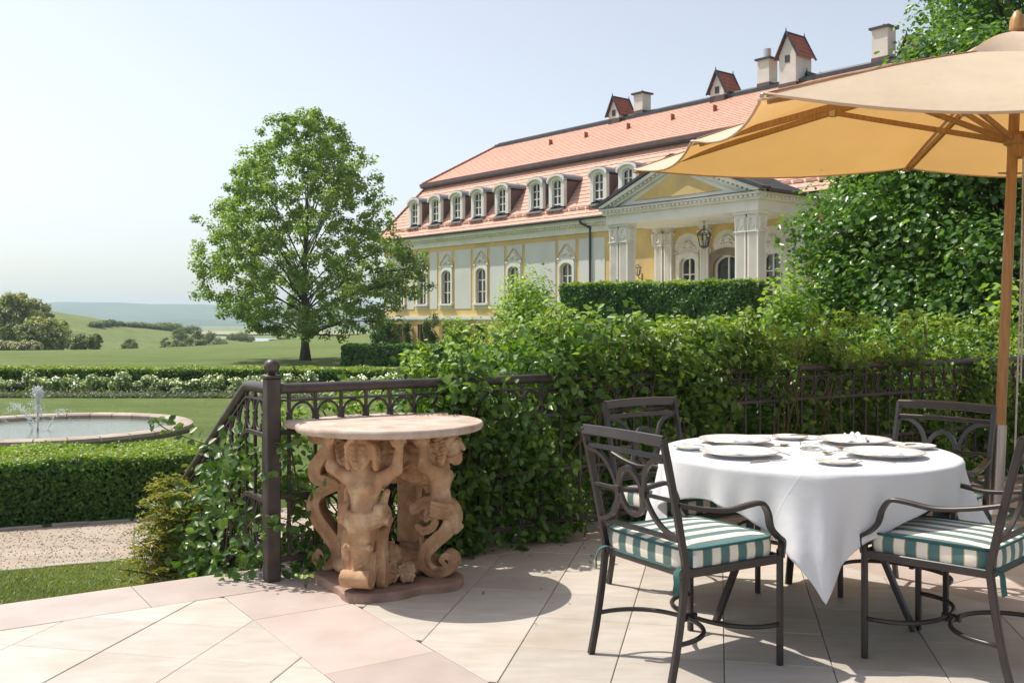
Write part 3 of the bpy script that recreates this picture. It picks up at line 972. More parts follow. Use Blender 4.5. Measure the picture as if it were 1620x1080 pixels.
def jet(x, y, h, spread, n, seed, lean=0.0):
    r = np.random.default_rng(seed)
    V = []
    ico = base
    tt = np.concatenate([r.uniform(0, 1, int(n*.7))**1.3*0.62, r.uniform(0, 1, n - int(n*.7))])
    th = r.random(n)*6.283
    v = spread*np.sqrt(r.random(n))
    rr = v*tt
    Z = 0.06 + h*(1 - (2*tt - 1)**2)*r.uniform(.75, 1, n)
    P = np.stack([x + rr*np.cos(th) + lean*tt, y + rr*np.sin(th), Z], 1) + r.normal(0, .006, (n, 3))
    s = r.uniform(0.004, 0.013, n)
    V = P[:, None] + ico[None]*s[:, None, None]*np.array((1, 1, 2.2))
    return V
jv = [jet(-0.28, -0.1, 0.98, 0.20, 1500, 1), jet(-0.45, 0.0, 0.60, 0.16, 420, 2, -0.75), jet(-0.15, 0.1, 0.48, 0.2, 160, 3, 0.7), jet(-0.3, -0.3, 0.62, 0.7, 220, 4)]
V = np.concatenate(jv); n = len(V)
F = (np.arange(n)[:, None, None]*6 + tri[None]).reshape(-1, 3)
tag(mesh_obj('water_jet', np_mesh('water_jet', V.reshape(-1, 3), F, M['spray'], True), fo), kind='stuff')
m = MB(); m.tube([(-0.28, -0.1, -0.02), (-0.28, -0.1, 0.10)], 0.02, n=8); m.build('nozzle', M['iron'], fo)

# ---- the big tree on the lawn
TS_ = 60/1575
prof_y = np.array([172, 186, 205, 250, 300, 350, 400, 450, 490, 515, 532])
prof_l = np.array([6, 50, 70, 112, 140, 158, 182, 184, 158, 110, 40])*TS_
prof_r = np.array([6, 50, 75, 108, 128, 156, 208, 218, 190, 132, 62])*TS_
ztop = 1.32 + 332*TS_ - G; zbot = 1.32 + (504-532)*TS_ - G
def crown_main(zf, th):
    y = 532 - zf*360
    l = np.interp(y, prof_y, prof_l); r_ = np.interp(y, prof_y, prof_r)
    f = 0.5 + 0.5*math.cos(th)
    return 1.09*(l*(1-f) + r_*f)*(0.87 + 0.08*math.sin(5*th + zf*9) + 0.07*math.sin(8*th - zf*17 + 1))
tree('plane_tree', 'tall spreading leafy tree standing alone on the lawn', 'tree', ((483-810)*TS_, 60, G), 1.7, 0.25, crown_main, zbot, ztop, L['plane'], 880, 0.52, 68, 0.200, 41, nlimb=70, shell=0.2, fork=0.42)

# ---- distant trees and bushes
def far_tree(px, ytop, Y, wpx, leafm, label, seed, group, name='distant_tree', bushy=False, blossom=0.0, n=1.0, cat='tree'):
    X = (px-810)/1575*Y; z = float(gz(X, Y))
    zt = 1.32 + (504-ytop)/1575*Y; h = zt - z; w_ = wpx/1575*Y/2
    def cr(zf, th): return w_*(max(0.0, 1-(2*zf-0.85)**2*0.9))**0.5*(0.85+0.15*math.sin(3*th+seed))
    tree(name, label, cat, (X, Y, z), h*0.12, max(h*0.028, .05), cr, h*(0.06 if bushy else 0.22), h*0.96, leafm, int(80*n), w_*0.27, int(46*n), w_*0.09+0.08, seed, group=group, nlimb=12, shell=0.3, blossom=blossom)
FT = 'trees at the edge of the meadow'
far_tree(24, 456, 118, 74, L['farpale'], 'tallest pale flowering tree at the left edge of the meadow', 51, FT, blossom=0.12, n=1.5)
far_tree(60, 466, 122, 52, L['farpale'], 'slender pale tree with open crown right of the tallest meadow tree', 52, FT, blossom=0.12, n=1.3)
far_tree(-22, 462, 122, 80, L['far'], 'broad darker tree cut by the left border of the picture', 53, FT, n=1.3)
far_tree(70, 500, 112, 84, L['farpale'], 'broad low pale green tree below the slender meadow tree', 54, FT, bushy=True, n=1.3)
far_tree(97, 500, 135, 40, L['far'], 'dark round tree at the foot of the grassy hill', 55, FT)
far_tree(130, 527, 118, 46, L['far'], 'wide dark bush at the right end of the meadow trees', 56, FT, bushy=True)
far_tree(152, 525, 124, 20, L['far'], 'narrow dark bush right at the end of the meadow trees', 57, FT, bushy=True)
far_tree(6, 542, 98, 44, L['far'], 'pale pink blossoming bush at the left border', 58, FT, name='blossom_bush', bushy=True, blossom=0.9, cat='bush')
far_tree(44, 541, 96, 46, L['far'], 'pale pink blossoming bush left of the dark meadow bushes', 59, FT, name='blossom_bush', bushy=True, blossom=0.9, cat='bush')
far_tree(205, 532, 178, 32, L['far'], 'single round tree standing alone on the hill slope', 60, 'trees in the valley', n=1.2)
for i, (px, yt, w_, lm, lab) in enumerate([
    (282, 538, 34, 'far', 'rounded grey green bush left of the bright round one in the valley'), (262, 532, 18, 'far', 'narrow dark tree left of the grey green valley bush'),
    (286, 517, 30, 'far', 'taller tree rising behind the grey green valley bush'), (318, 543, 22, 'far', 'small low bush between two round valley bushes'),
    (346, 537, 34, 'far', 'bright green round bush nearest the lake'), (331, 524, 28, 'far', 'dark tree behind the bright round bush'),
    (310, 521, 26, 'far', 'middle tree of the valley belt beside the taller one')]):
    far_tree(px, yt-2, 195 + 8*(i % 3), w_*1.3, L[lm], lab, 70+i, 'trees in the valley', bushy=True, name='valley_tree', n=1.3)
for i, (px, yt, w_) in enumerate([(152, 509, 16), (165, 507, 14), (176, 506, 14), (187, 508, 12), (204, 511, 18), (218, 512, 20), (232, 513, 20), (246, 514, 20), (260, 511, 22), (276, 512, 20), (302, 516, 22)]):
    far_tree(px, yt, 275 + i*4, w_*1.7, L['far'], 'small dark tree, ' + ORD[i] + ' from the left in the row along the hill crest', 90+i, 'row of trees along the hill', bushy=True, name='hill_tree', n=1.1)
for i, (px, yt, w_) in enumerate([(368, 527, 22), (384, 524, 24), (396, 530, 16)]):
    far_tree(px, yt, 300, w_, L['farpale'], 'pale greyish tree beside the small lake, ' + ORD[i] + ' of three from the left', 110+i, 'pale trees by the lake', bushy=True, name='lakeside_tree', n=1.0)
for i, (px, yt, w_) in enumerate([(432, 539, 18), (446, 535, 20), (458, 538, 16), (540, 534, 18), (560, 530, 22)]):
    far_tree(px, yt, 140 + i*3, w_, L['far'], 'small round bush on the open meadow behind the big tree, ' + ORD[i] + ' from the left', 120+i, 'bushes on the meadow', bushy=True, name='meadow_bush', n=0.7, cat='bush')
# ================================================================== PALACE
PC = (-10.8, 85.0)
PA = math.atan2(-0.774, 0.633)
pal = tag(empty('palace', (PC[0], PC[1], G), PA), 'long ochre and white palace with red mansard roof, dormers and columned portico', 'palace')
# local frame: x along the facade (to the right), y into the building, z up from its ground
ZG = -G
def zz(z): return z + ZG
FL = 62.0; DEP = 18.0
S_WIN = [2.3, 5.6, 9.0, 13.45, 17.3, 22.9]
def s_of(px, out=0.0):
    k = (px-810)/1575
    x0 = PC[0] - 0.774*out; y0 = PC[1] - 0.633*out
    return (y0*k - x0)/(0.633 + 0.774*k)

def wall_grid(mb, x0, x1, z0, z1, holes, y, depth):
    xs = sorted(set([x0, x1] + [h[0] for h in holes] + [h[1] for h in holes]))
    zs = sorted(set([z0, z1] + [h[2] for h in holes] + [h[3] for h in holes]))
    xs = [x for x in xs if x0 <= x <= x1]; zs = [z for z in zs if z0 <= z <= z1]
    for i in range(len(xs)-1):
        for j in range(len(zs)-1):
            cx, cz = (xs[i]+xs[i+1])/2, (zs[j]+zs[j+1])/2
            if any(h[0] < cx < h[1] and h[2] < cz < h[3] for h in holes): continue
            mb.add([(xs[i], y, zs[j]), (xs[i+1], y, zs[j]), (xs[i+1], y, zs[j+1]), (xs[i], y, zs[j+1])], [(0, 1, 2, 3)])
    for (a, b, c, d) in holes:
        a, b, c, d = max(a, x0), min(b, x1), max(c, z0), min(d, z1)
        if a >= b or c >= d: continue
        mb.add([(a, y, c), (b, y, c), (b, y, d), (a, y, d), (a, y+depth, c), (b, y+depth, c), (b, y+depth, d), (a, y+depth, d)],
               [(0, 1, 5, 4), (1, 2, 6, 5), (2, 3, 7, 6), (3, 0, 4, 7)])
WZ0, WZ1 = zz(2.5), zz(5.05)
main_holes = [(s-0.64, s+0.64, WZ0, WZ1) for s in S_WIN]
low_s = [2.1, 5.7, 9.2, 13.4, 17.3, 22.9]
low_holes = [(s-0.62, s+0.62, zz(-0.85), zz(0.85)) for s in low_s]
PORT_S = [33.55, 39.5]; DOOR_S = 36.45
port_holes = [(s-0.62, s+0.62, zz(1.9), zz(5.0)) for s in PORT_S] + [(DOOR_S-0.95, DOOR_S+0.95, zz(1.4), zz(4.95))]
m = MB()
wall_grid(m, 0, FL, 0, zz(7.0), main_holes + low_holes + port_holes, 0.0, 0.35)
m.box(0, FL, 0.36, DEP, 0, zz(7.0))
m.build('wall', M['ochre'], pal)
m = MB(); m.box(-0.15, 30.5, -0.14, 0, zz(1.28), zz(1.55)); m.box(-0.1, 30.5, -0.09, 0, zz(1.18), zz(1.277))
m.build('string_course', M['white'], pal)
m = MB(); m.box(-0.06, 30.5, -0.10, 0, 0.0, 0.28); m.build('plinth', M['white'], pal)
# cornice and frieze
m = MB()
m.box(-0.1, FL, -0.10, 0.05, zz(6.98), zz(7.42)); m.box(-0.2, FL, -0.22, 0.05, zz(7.422), zz(7.56))
m.box(-0.35, FL, -0.42, 0.05, zz(7.562), zz(7.74)); m.box(-0.45, FL, -0.52, 0.05, zz(7.742), zz(7.86))
m.build('cornice', M['white'], pal)
m = MB()
for k in range(230):
    m.box(k*0.26, k*0.26+0.13, -0.34, -0.222, zz(7.43), zz(7.55))
tag(m.build('dentils', M['white'], pal), kind='stuff')
m = MB(); m.tube([(-0.6, -0.62, zz(7.90)), (30.9, -0.62, zz(7.90))], 0.10, n=8); m.box(-0.6, 30.9, -0.56, -0.40, zz(7.87), zz(7.99))
m.build('gutter', M['slate'], pal, smooth=40)
# panels
edges = [(0.1, 1.25, 0), (1.5, 3.1, 1), (3.3, 4.55, 0)]
pb = [(645, 658, 0), (659.5, 677, 1), (680, 692.5, 0), (695, 716, 1), (719.5, 746, 0), (749, 772, 1), (775, 799, 0), (802, 827.5, 1), (830.5, 880, 0), (883, 912, 1), (915.5, 958, 0)]
panels = [(0.25, 1.3), (1.5, 3.15), (3.35, 4.45)] + [(s_of(a), s_of(b)) for a, b, _ in pb[1:]]
for (a, b) in panels:
    a += 0.05; b -= 0.05
    h = [(s-0.64, s+0.64, WZ0, WZ1) for s in S_WIN if a < s < b]
    m = MB()
    wall_grid(m, a, b, zz(2.08), zz(6.62), h, -0.035, 0.03)
    m.add([(a, -.035, zz(2.08)), (b, -.035, zz(2.08)), (b, -.035, zz(6.62)), (a, -.035, zz(6.62)), (a, 0, zz(2.08)), (b, 0, zz(2.08)), (b, 0, zz(6.62)), (a, 0, zz(6.62))],
          [(0, 1, 5, 4), (1, 2, 6, 5), (2, 3, 7, 6), (3, 0, 4, 7)])
    m.build('wall_panel', M['panel'], pal)

def archpoly(w, h, rise, n=10):
    """outline of an opening with a shallow arched head, from lower left round"""
    pts = [(-w/2, 0), (w/2, 0), (w/2, h-rise)]
    for i in range(1, n):
        a = math.pi*i/n
        pts.append((w/2*math.cos(a), h-rise + rise*math.sin(a)))
    pts.append((-w/2, h-rise))
    return pts
def ring(mb, outer, inner, y0, y1):
    n = len(outer)
    V = [(p[0], y0, p[1]) for p in outer] + [(p[0], y0, p[1]) for p in inner] + [(p[0], y1, p[1]) for p in outer] + [(p[0], y1, p[1]) for p in inner]
    F = []
    for k in range(n):
        l = (k+1) % n
        F += [(k, l, n+l, n+k), (2*n+k, 3*n+k, 3*n+l, 2*n+l), (k, 2*n+k, 2*n+l, l), (n+k, n+l, 3*n+l, 3*n+k)]
    mb.add(V, F)
def make_window(parent, s, z0, w_, h, rise, y=0.0, bars=2, surround=0.22, name='window', sill=True, mats=('white', 'white'), curtain=True, reveal=0.2):
    """surround on the wall, sash, glazing bars, glass, curtain; origin at the sill"""
    m = MB(); ring(m, archpoly(w_+2*surround, h+surround, rise+0.05), [(p[0], p[1]) for p in archpoly(w_, h, rise)], y-0.11, y+0.02)
    wn = m.build(name, M[mats[0]], parent); wn.location = (s, 0, z0)
    m = MB(); ring(m, archpoly(w_+0.06, h+0.03, rise), archpoly(w_-0.18, h-0.1, rise*0.9), y+reveal-0.05, y+reveal+0.04)
    m.build('sash_frame', M[mats[1]], wn)
    m = MB(); m.box(-0.045, 0.045, y+reveal-0.06, y+reveal+0.03, 0.06, h-0.06)
    for k in range(bars):
        zb = h*(0.60 if bars == 1 else (0.33, 0.66)[k])
        m.box(-w_/2+0.06, -0.046, y+reveal-0.055, y+reveal+0.028, zb-0.035, zb+0.035); m.box(0.046, w_/2-0.06, y+reveal-0.055, y+reveal+0.028, zb-0.035, zb+0.035)
    m.build('glazing_bars', M[mats[1]], wn)
    m = MB(); g = archpoly(w_, h, rise); m.add([(p[0], y+reveal+0.02, p[1]) for p in g], [tuple(range(len(g)))]); m.build('pane', M['glass'], wn)
    if sill:
        m = MB(); m.box(-w_/2-surround-0.1, w_/2+surround+0.1, y-0.24, y-0.002, -0.16, -0.003); m.build('sill', M[mats[0]], wn)
    return wn
def crest(parent, w_, z, y, gable=True, sc=1.0):
    """stucco crest over a window: gabled moulding, shell and scrolls"""
    m = MB()
    if gable:
        pth = [(-w_/2, y, z-0.25), (-w_/2*0.92, y, z+0.12), (-w_/2*0.62, y, z+0.34), (-w_*0.24, y, z+0.46), (0, y, z+0.82*sc), (w_*0.24, y, z+0.46), (w_/2*0.62, y, z+0.34), (w_/2*0.92, y, z+0.12), (w_/2, y, z-0.25)]
        m.tube(catmull(pth, 4), 0.05, n=6)
        m.build('gable_moulding', M['ochre'], parent)
        m = MB()
    for sgn in (-1, 1):
        sp = [(sgn*(0.12 + 0.42*sc*t*w_/1.6), y-0.02, z + 0.38*sc*(1-t)**1.2 + 0.06*math.sin(t*9)) for t in np.linspace(0, 1, 9)]
        m.tube(sp, [0.09*(1-0.5*t) for t in np.linspace(0, 1, 9)], n=6)
        m.tube([(sgn*(0.5*w_ - 0.08) + 0.10*math.cos(a)*sgn, y-0.02, z - 0.28 + 0.13*math.sin(a)) for a in np.linspace(0, 5, 10)], 0.05, n=5)
        m.tube([(sgn*0.30 + 0.12*math.cos(a)*sgn, y-0.02, z + 0.10 + 0.09*math.sin(a)) for a in np.linspace(0, 5.5, 10)], 0.045, n=5)
    for k in range(5):
        a = R(30 + 30*k)
        m.tube([(0, y-0.03, z+0.12), (0.28*math.cos(a), y-0.02, z+0.12+0.36*sc*math.sin(a))], [0.05, 0.075], n=6)
    m.build('stucco_crest', M['white'], parent, smooth=True)
for s in S_WIN:
    wn = make_window(pal, s, WZ0, 1.22, 2.6, 0.36, surround=0.2, reveal=0.14)
    crest(wn, 1.75, 3.05, -0.06)
for s in low_s:
    make_window(pal, s, zz(-0.85), 1.24, 1.7, 0.001, surround=0.05, mats=('door_stone', 'brown'), sill=False)
for s in PORT_S:
    wn = make_window(pal, s, zz(1.9), 1.2, 3.1, 0.4, surround=0.28)
    crest(wn, 1.9, 3.55, -0.05, gable=False)
wn = make_window(pal, DOOR_S, zz(1.4), 1.86, 3.55, 0.6, surround=0.42, name='entrance_door', sill=False, bars=1, mats=('door_stone', 'white'))
crest(wn, 2.6, 4.15, -0.06, gable=False, sc=1.2)
# downpipe
m = MB(); m.tube(catmull([(24.9, -0.62, zz(7.88)), (24.9, -0.60, zz(7.6)), (25.3, -0.15, zz(7.25)), (25.3, -0.13, zz(6.6)), (25.3, -0.13, 0.1)], 5), 0.075, n=8)
m.build('downpipe', M['slate'], pal, smooth=True)

# ---- mansard roof: stepped tile courses
def roof_plane(mb, z0, y0, z1, y1, xl0, xl1, xr0, xr1, course=0.36, lap=0.035):
    n = int(math.hypot(z1-z0, y1-y0)/course)
    nx = unit((0, -(z1-z0), (y1-y0)))
    for i in range(n):
        f0, f1 = i/n, (i+1)/n
        V = []
        for f, lift in ((f0, lap), (f1, 0.0)):
            y = y0 + (y1-y0)*f; z = z0 + (z1-z0)*f
            V.append((xl0 + (xl1-xl0)*f, y + nx[1]*lift, z + nx[2]*lift)); V.append((xr0 + (xr1-xr0)*f, y + nx[1]*lift, z + nx[2]*lift))
        a = (xl0 + (xl1-xl0)*f0, y0 + (y1-y0)*f0, z0 + (z1-z0)*f0); b = (xr0 + (xr1-xr0)*f0, a[1], a[2])
        mb.add(V + [a, b], [(0, 1, 3, 2), (4, 5, 1, 0)])
    return n
EZ, EY = zz(7.93), -0.62
BZ, BY = zz(12.55), 2.9
RZ, RY = zz(16.5), 9.0
m = MB(); roof_plane(m, EZ, EY, BZ, BY, -0.5, 2.0, FL, FL)
n1 = MB(); roof_plane(m, BZ + 0.22, BY - 0.28, RZ, RY, 1.75, 4.4, FL, FL)
rf = m.build('roof', M['rooftile'], pal)
# hip end and rear slopes
m = MB(); m.add([(-0.5, EY, EZ), (2.0, BY, BZ), (2.0, DEP-2.9, BZ), (-0.5, DEP+.6, EZ), (4.4, RY, RZ), (1.75, BY-.28, BZ+.22), (1.75, DEP-BY+.28, BZ+.22)],
      [(0, 1, 2, 3), (5, 4, 6)])
m.add([(FL, EY, EZ), (FL, BY, BZ), (FL, RY, RZ), (FL, DEP-BY, BZ), (FL, DEP+.6, EZ), (2.0, DEP-BY, BZ), (4.4, RY, RZ), (-.5, DEP+.6, EZ)], [(0, 1, 2, 3, 4), (2, 3, 5, 6), (3, 4, 7, 5)])
m.build('roof_hip', M['rooftile'], rf)
m = MB()
for a, b in (((-0.5, EY, EZ+.05), (2.0, BY, BZ+.05)), ((1.75, BY-.28, BZ+.27), (4.4, RY, RZ+.05))):
    A, B = np.array(a), np.array(b); n = int(np.linalg.norm(B-A)/0.38)
    for k in range(n):
        p = A + (B-A)*k/n; q = A + (B-A)*(k+1.1)/n
        m.tube([p, q], [0.14, 0.11], n=7)
m.build('hip_tiles', M['redtile'], rf)
m = MB(); m.box(1.7, FL, BY-0.45, BY-0.05, BZ-0.12, BZ+0.20); m.box(1.65, FL, BY-0.52, BY-0.44, BZ-0.02, BZ+0.26); m.build('roof_break_gutter', M['brown'], rf)
m = MB(); m.tube([(4.3, RY, RZ+.06), (FL, RY, RZ+.06)], 0.16, n=8); m.box(4.3, FL, RY-0.55, RY+0.55, RZ-0.28, RZ-0.02)
m.build('ridge_capping', M['slate'], rf)
m = MB()
for k in range(60):
    x = 1.0 + k*0.8
    m.box(x, x+0.62, EY+0.40, EY+0.45, EZ+0.62, EZ+0.78)
m.build('snow_guard', M['rooftile'], rf)
m = MB()
for k, px in enumerate((875, 931, 998, 1068, 1135)):
    s = s_of(px, -6.6); m.box(s-.05, s+.05, 6.2, 6.5, zz(14.9), zz(15.35))
m.build('roof_hook', M['redtile'], rf)

def dormer(s, idx):
    y = 0.05; zb = zz(8.95); w_, h = 1.55, 2.15
    root_m = MB(); ring(root_m, archpoly(w_, h, 0.42), archpoly(0.92, h-0.28, 0.22), y-0.12, y+0.15)
    d = root_m.build('dormer', M['white'], pal); d.location = (s, 0, zb)
    m = MB(); pth = archpoly(w_+0.24, h+0.10, 0.46)
    top = [(p[0], p[1]) for p in pth[2:]]
    V = []
    for yy in (y-0.26, y+0.02):
        V += [(p[0], yy, p[1]) for p in top] + [(p[0]*0.9, yy, p[1]-0.16) for p in top]
    n = len(top); F = []
    for k in range(n-1):
        F += [(k, k+1, n+k+1, n+k), (2*n+k, 3*n+k, 3*n+k+1, 2*n+k+1), (k, 2*n+k, 2*n+k+1, k+1), (n+k, n+k+1, 3*n+k+1, 3*n+k)]
    m.add(V, F); m.build('dormer_cornice', M['white'], d)
    m = MB()
    for sx in (-1, 1):
        a = sx*w_/2; b = sx*(w_/2-0.05)
        m.add([(a, y+.15, -0.25), (a, y+.15, h-0.42), (a, 2.4, h-0.42), (b, y+.15, -0.25), (b, y+.15, h-0.42), (b, 2.4, h-0.42)], [(0, 1, 2), (3, 5, 4), (0, 3, 4, 1), (1, 4, 5, 2), (0, 2, 5, 3)])
    m.build('dormer_cheek', M['brown'], d)
    m = MB(); V = []
    for yy in (y-0.2, 2.5): V += [(p[0], yy, p[1]+0.04) for p in top]
    m.add(V, [(k, k+1, n+k+1, n+k) for k in range(n-1)]); m.build('dormer_roof', M['zinc'], d)
    m = MB(); g = archpoly(0.98, h-0.26, 0.22); m.add([(p[0], y+0.10, p[1]) for p in g], [tuple(range(len(g)))]); m.build('pane', M['glass'], d)
    m = MB(); m.box(-0.04, 0.04, y+0.0, y+0.08, 0.1, h-0.3)
    for zb_ in (0.72, 1.25): m.box(-0.46, -0.041, y, y+0.078, zb_-.03, zb_+.03); m.box(0.041, 0.46, y, y+0.078, zb_-.03, zb_+.03)
    m.box(-0.46, 0.46, y-0.02, y+0.095, 0.12, 0.21); ring(m, archpoly(0.94, h-0.29, 0.22), archpoly(0.80, h-0.37, 0.19), y+0.0, y+0.085)
    m.build('sash', M['white'], d)
    m = MB(); m.add([(-0.80, y-0.40, -0.30), (0.80, y-0.40, -0.30), (0.80, y+0.1, 0.02), (-0.80, y+0.1, 0.02)], [(0, 1, 2, 3)])
    m.build('dormer_flashing', M['slate'], d)
for i, px in enumerate((657, 690, 724, 757, 795, 849, 882, 948, 994)):
    dormer(s_of(px, -0.05), i)

def chimney(px, ybot, ytop, wpx, cap=True, y=9.0, pot=False):
    s = s_of(px, -y); Yd = PC[1] + 0.633*y - 0.774*s
    h = zz(1.32 + (504-ytop)/1575*Yd); w_ = wpx/1575*Yd
    m = MB(); m.box(-w_/2, w_/2, -0.45, 0.45, 0, h - RZ + 0.6)
    c = m.build('chimney', M['chim'], pal); c.location = (s, y, RZ - 0.6)
    hh = h - RZ + 0.6
    m = MB(); m.box(-w_/2-.03, w_/2+.03, -.48, .48, 0.2, 0.85); m.build('lead_skirt', M['brown'], c)
    m = MB(); m.box(-w_/2-.14, w_/2+.14, -.6, .6, hh-0.02, hh+0.10); m.build('cap', M['slate'], c)
    m = MB(); m.tube([(0, 0, hh+.1), (0, 0, hh+(0.75 if pot else .32))], 0.26 if pot else 0.05, n=10); m.build('flue', M['brushed' if pot else 'slate'], c, smooth=40)
def turret(px, ytop, wpx, ybase, y=9.0, small=False):
    """gabled ventilation turret: gable with a louvre to the front, tiled slopes to both sides"""
    s = s_of(px, -y); Yd = PC[1] + 0.633*y - 0.774*s
    zt = zz(1.32 + (504-ytop)/1575*Yd); zb_ = zz(1.32 + (504-ybase)/1575*Yd); w_ = wpx/1575*Yd
    H = zt - zb_ + 0.9
    hw = w_*0.42; dp = w_*0.45
    eav = H - 1.75*hw
    m = MB(); m.prism([(-hw*.8, 0), (hw*.8, 0), (hw*.8, eav), (0, H-0.12), (-hw*.8, eav)], -dp, dp, axis='y')
    c = m.build('ridge_turret', M['chim'], pal); c.location = (s, y, zb_ - 0.9)
    m = MB()
    for sg in (-1, 1):
        n = 5
        for k in range(n):
            f0, f1 = k/n, (k+1)/n
            a0, z0_ = sg*hw*1.1*(1-f0), eav-0.2 + (H-eav+0.2)*f0; a1, z1_ = sg*hw*1.1*(1-f1), eav-0.2 + (H-eav+0.2)*f1
            m.add([(a0, -dp-.12, z0_+.07), (a0, dp+.12, z0_+.07), (a1, dp+.12, z1_), (a1, -dp-.12, z1_), (a0, -dp-.12, z0_), (a0, dp+.12, z0_)], [(0, 1, 2, 3), (4, 5, 1, 0)])
    m.build('turret_roof', M['redtile'], c)
    m = MB()
    for yy in (-dp-.15, dp+.15):
        m.bar([(-hw*1.12, yy, eav-.25), (0, yy, H+.05)], .13, .1); m.bar([(hw*1.12, yy, eav-.25), (0, yy, H+.05)], .13, .1)
        m.tube([(0, yy, H), (0, yy, H+.3)], [.06, .015], n=6)
    m.bar([(0, -dp-.15, H+.03), (0, dp+.15, H+.03)], .12, .1)
    m.build('verge_board', M['slate'], c)
    m = MB(); m.box(-.17, .17, -dp-.03, -dp+.02, eav*0.80, eav*0.80+.45); m.build('louvre', M['slate'], c)
    m = MB(); m.box(-hw*.8-.03, hw*.8+.03, -dp-.03, dp+.03, 0.2, 0.72); m.build('lead_skirt', M['brown'], c)
# the turrets' gables face left along the ridge
chimney(1016, 180, 150, 19)
chimney(1214, 132, 96, 22, pot=True)
chimney(1398, 97, 47, 27)
turret(982, 156, 34, 186); turret(1146, 116, 40, 150); turret(1258, 56, 46, 130); turret(1287, 118, 32, 150, y=9.9); turret(1444, 60, 34, 100, y=9.8)

# ---- portico
PO = 4.0                       # projection
SL, SR = 31.66, 41.5
FLOOR = zz(1.4)
EN0, EN1 = zz(6.75), zz(7.65)  # entablature
y_f = -PO
m = MB(); m.box(SL-1.5, SR+1.5, y_f-1.2, -0.002, 0, FLOOR-0.002); m.build('portico_floor', M['white'], pal)
def pillar(s, y, w_, z1, name='pillar', fl=7, parent=pal, depth=None):
    """square fluted shaft with a carved capital and moulded base"""
    d = w_ if depth is None else depth
    def side(n_):
        out = []
        mg = 0.14
        for k in range(n_):
            a = mg + (1-2*mg)*k/n_; b = mg + (1-2*mg)*(k+1)/n_
            wd = (b-a)
            out += [(a + wd*0.12, 0), (a + wd*0.25, 0.045), (a + wd*0.75, 0.045), (a + wd*0.88, 0)]
        return out
    poly = []
    for k, (c0, dx, nx_, ln) in enumerate((((-w_/2, -d/2), (1, 0), (0, 1), w_), ((w_/2, -d/2), (0, 1), (-1, 0), d), ((w_/2, d/2), (-1, 0), (0, -1), w_), ((-w_/2, d/2), (0, -1), (1, 0), d))):
        poly.append(c0)
        for t, dep in side(fl): poly.append((c0[0] + dx[0]*t*ln + nx_[0]*dep*0.8, c0[1] + dx[1]*t*ln + nx_[1]*dep*0.8))
    m = MB(); m.prism(poly, 0, z1 - FLOOR - 1.0)
    p = m.build(name, M['white'], parent); p.location = (s, y, FLOOR)
    h = z1 - FLOOR
    m = MB(); m.box(-w_/2-.01, w_/2+.01, -d/2-.01, d/2+.01, h-1.0, h-0.14); m.box(-w_/2-.09, w_/2+.09, -d/2-.09, d/2+.09, h-.14, h-.002); m.box(-w_/2-.05, w_/2+.05, -d/2-.05, d/2+.05, h-1.04, h-.98)
    for (ax, sg) in ((0, -1), (1, 1), (1, -1)):
        for k in range(14):
            a0 = 2*math.pi*k/14; a1 = 2*math.pi*(k+1)/14
            pts = []
            for a in (a0, a1):
                u, v = 0.17*math.cos(a), h-.55 + 0.27*math.sin(a)
                pts.append((u, sg*(d/2+.03), v) if ax == 0 else (sg*(w_/2+.03), u, v))
            m.tube(pts, 0.045, n=5)
        for q_ in (-0.24, 0.24):
            if abs(q_) > w_/2 - .03: continue
            c = (q_, sg*(d/2+.03)) if ax == 0 else (sg*(w_/2+.03), q_)
            m.tube([(c[0], c[1], h-.95), (c[0], c[1], h-.3)], [.04, .09], n=6)
    m.build('capital', M['white'], p)
    m = MB(); m.box(-w_/2-.07, w_/2+.07, -d/2-.07, d/2+.07, 0, .22); m.build('base', M['white'], p)
for s in (SL, SL+0.78, SR-0.78, SR):
    pillar(s, y_f, 0.66, EN0)
for s in (31.4, 32.16, 34.95, 38.0, 40.75, 41.5):
    pillar(s, -0.12, 0.60, EN0, name='pilaster', depth=0.26, fl=4)
# pale oval cartouches above the portico windows
for s in PORT_S + [DOOR_S]:
    m = MB(); n = 28
    ov = [(0.98*math.cos(a), 0.78*math.sin(a)) for a in np.linspace(0, 2*math.pi, n, endpoint=False)]
    m.prism(ov, -0.03, -0.002, axis='y'); o = m.build('oval_panel', M['white'], pal); o.location = (s, 0, zz(5.62))
# entablature, ceiling
m = MB()
x0, x1 = SL-0.45, SR+0.45
def frame_box(mb, grow, za, zb_):
    mb.box(x0-grow, x1+grow, y_f-0.5-grow, -0.002, za, zb_)
frame_box(m, 0.0, EN0, EN0+0.55); frame_box(m, 0.14, EN0+.552, EN0+.66); frame_box(m, 0.30, EN0+.80, EN0+.92); frame_box(m, 0.16, EN0+.662, EN0+.798)
m.build('entablature', M['white'], pal)
m = MB()
k = x0-.1
while k < x1+.2:
    m.box(k, k+0.15, y_f-0.76, y_f-0.662, EN0+.67, EN0+.79); k += 0.3
k = y_f-.6
while k < -0.4:
    m.box(x1+.162, x1+.27, k, k+.15, EN0+.67, EN0+.79); k += 0.3
tag(m.build('portico_dentils', M['white'], pal), kind='stuff')
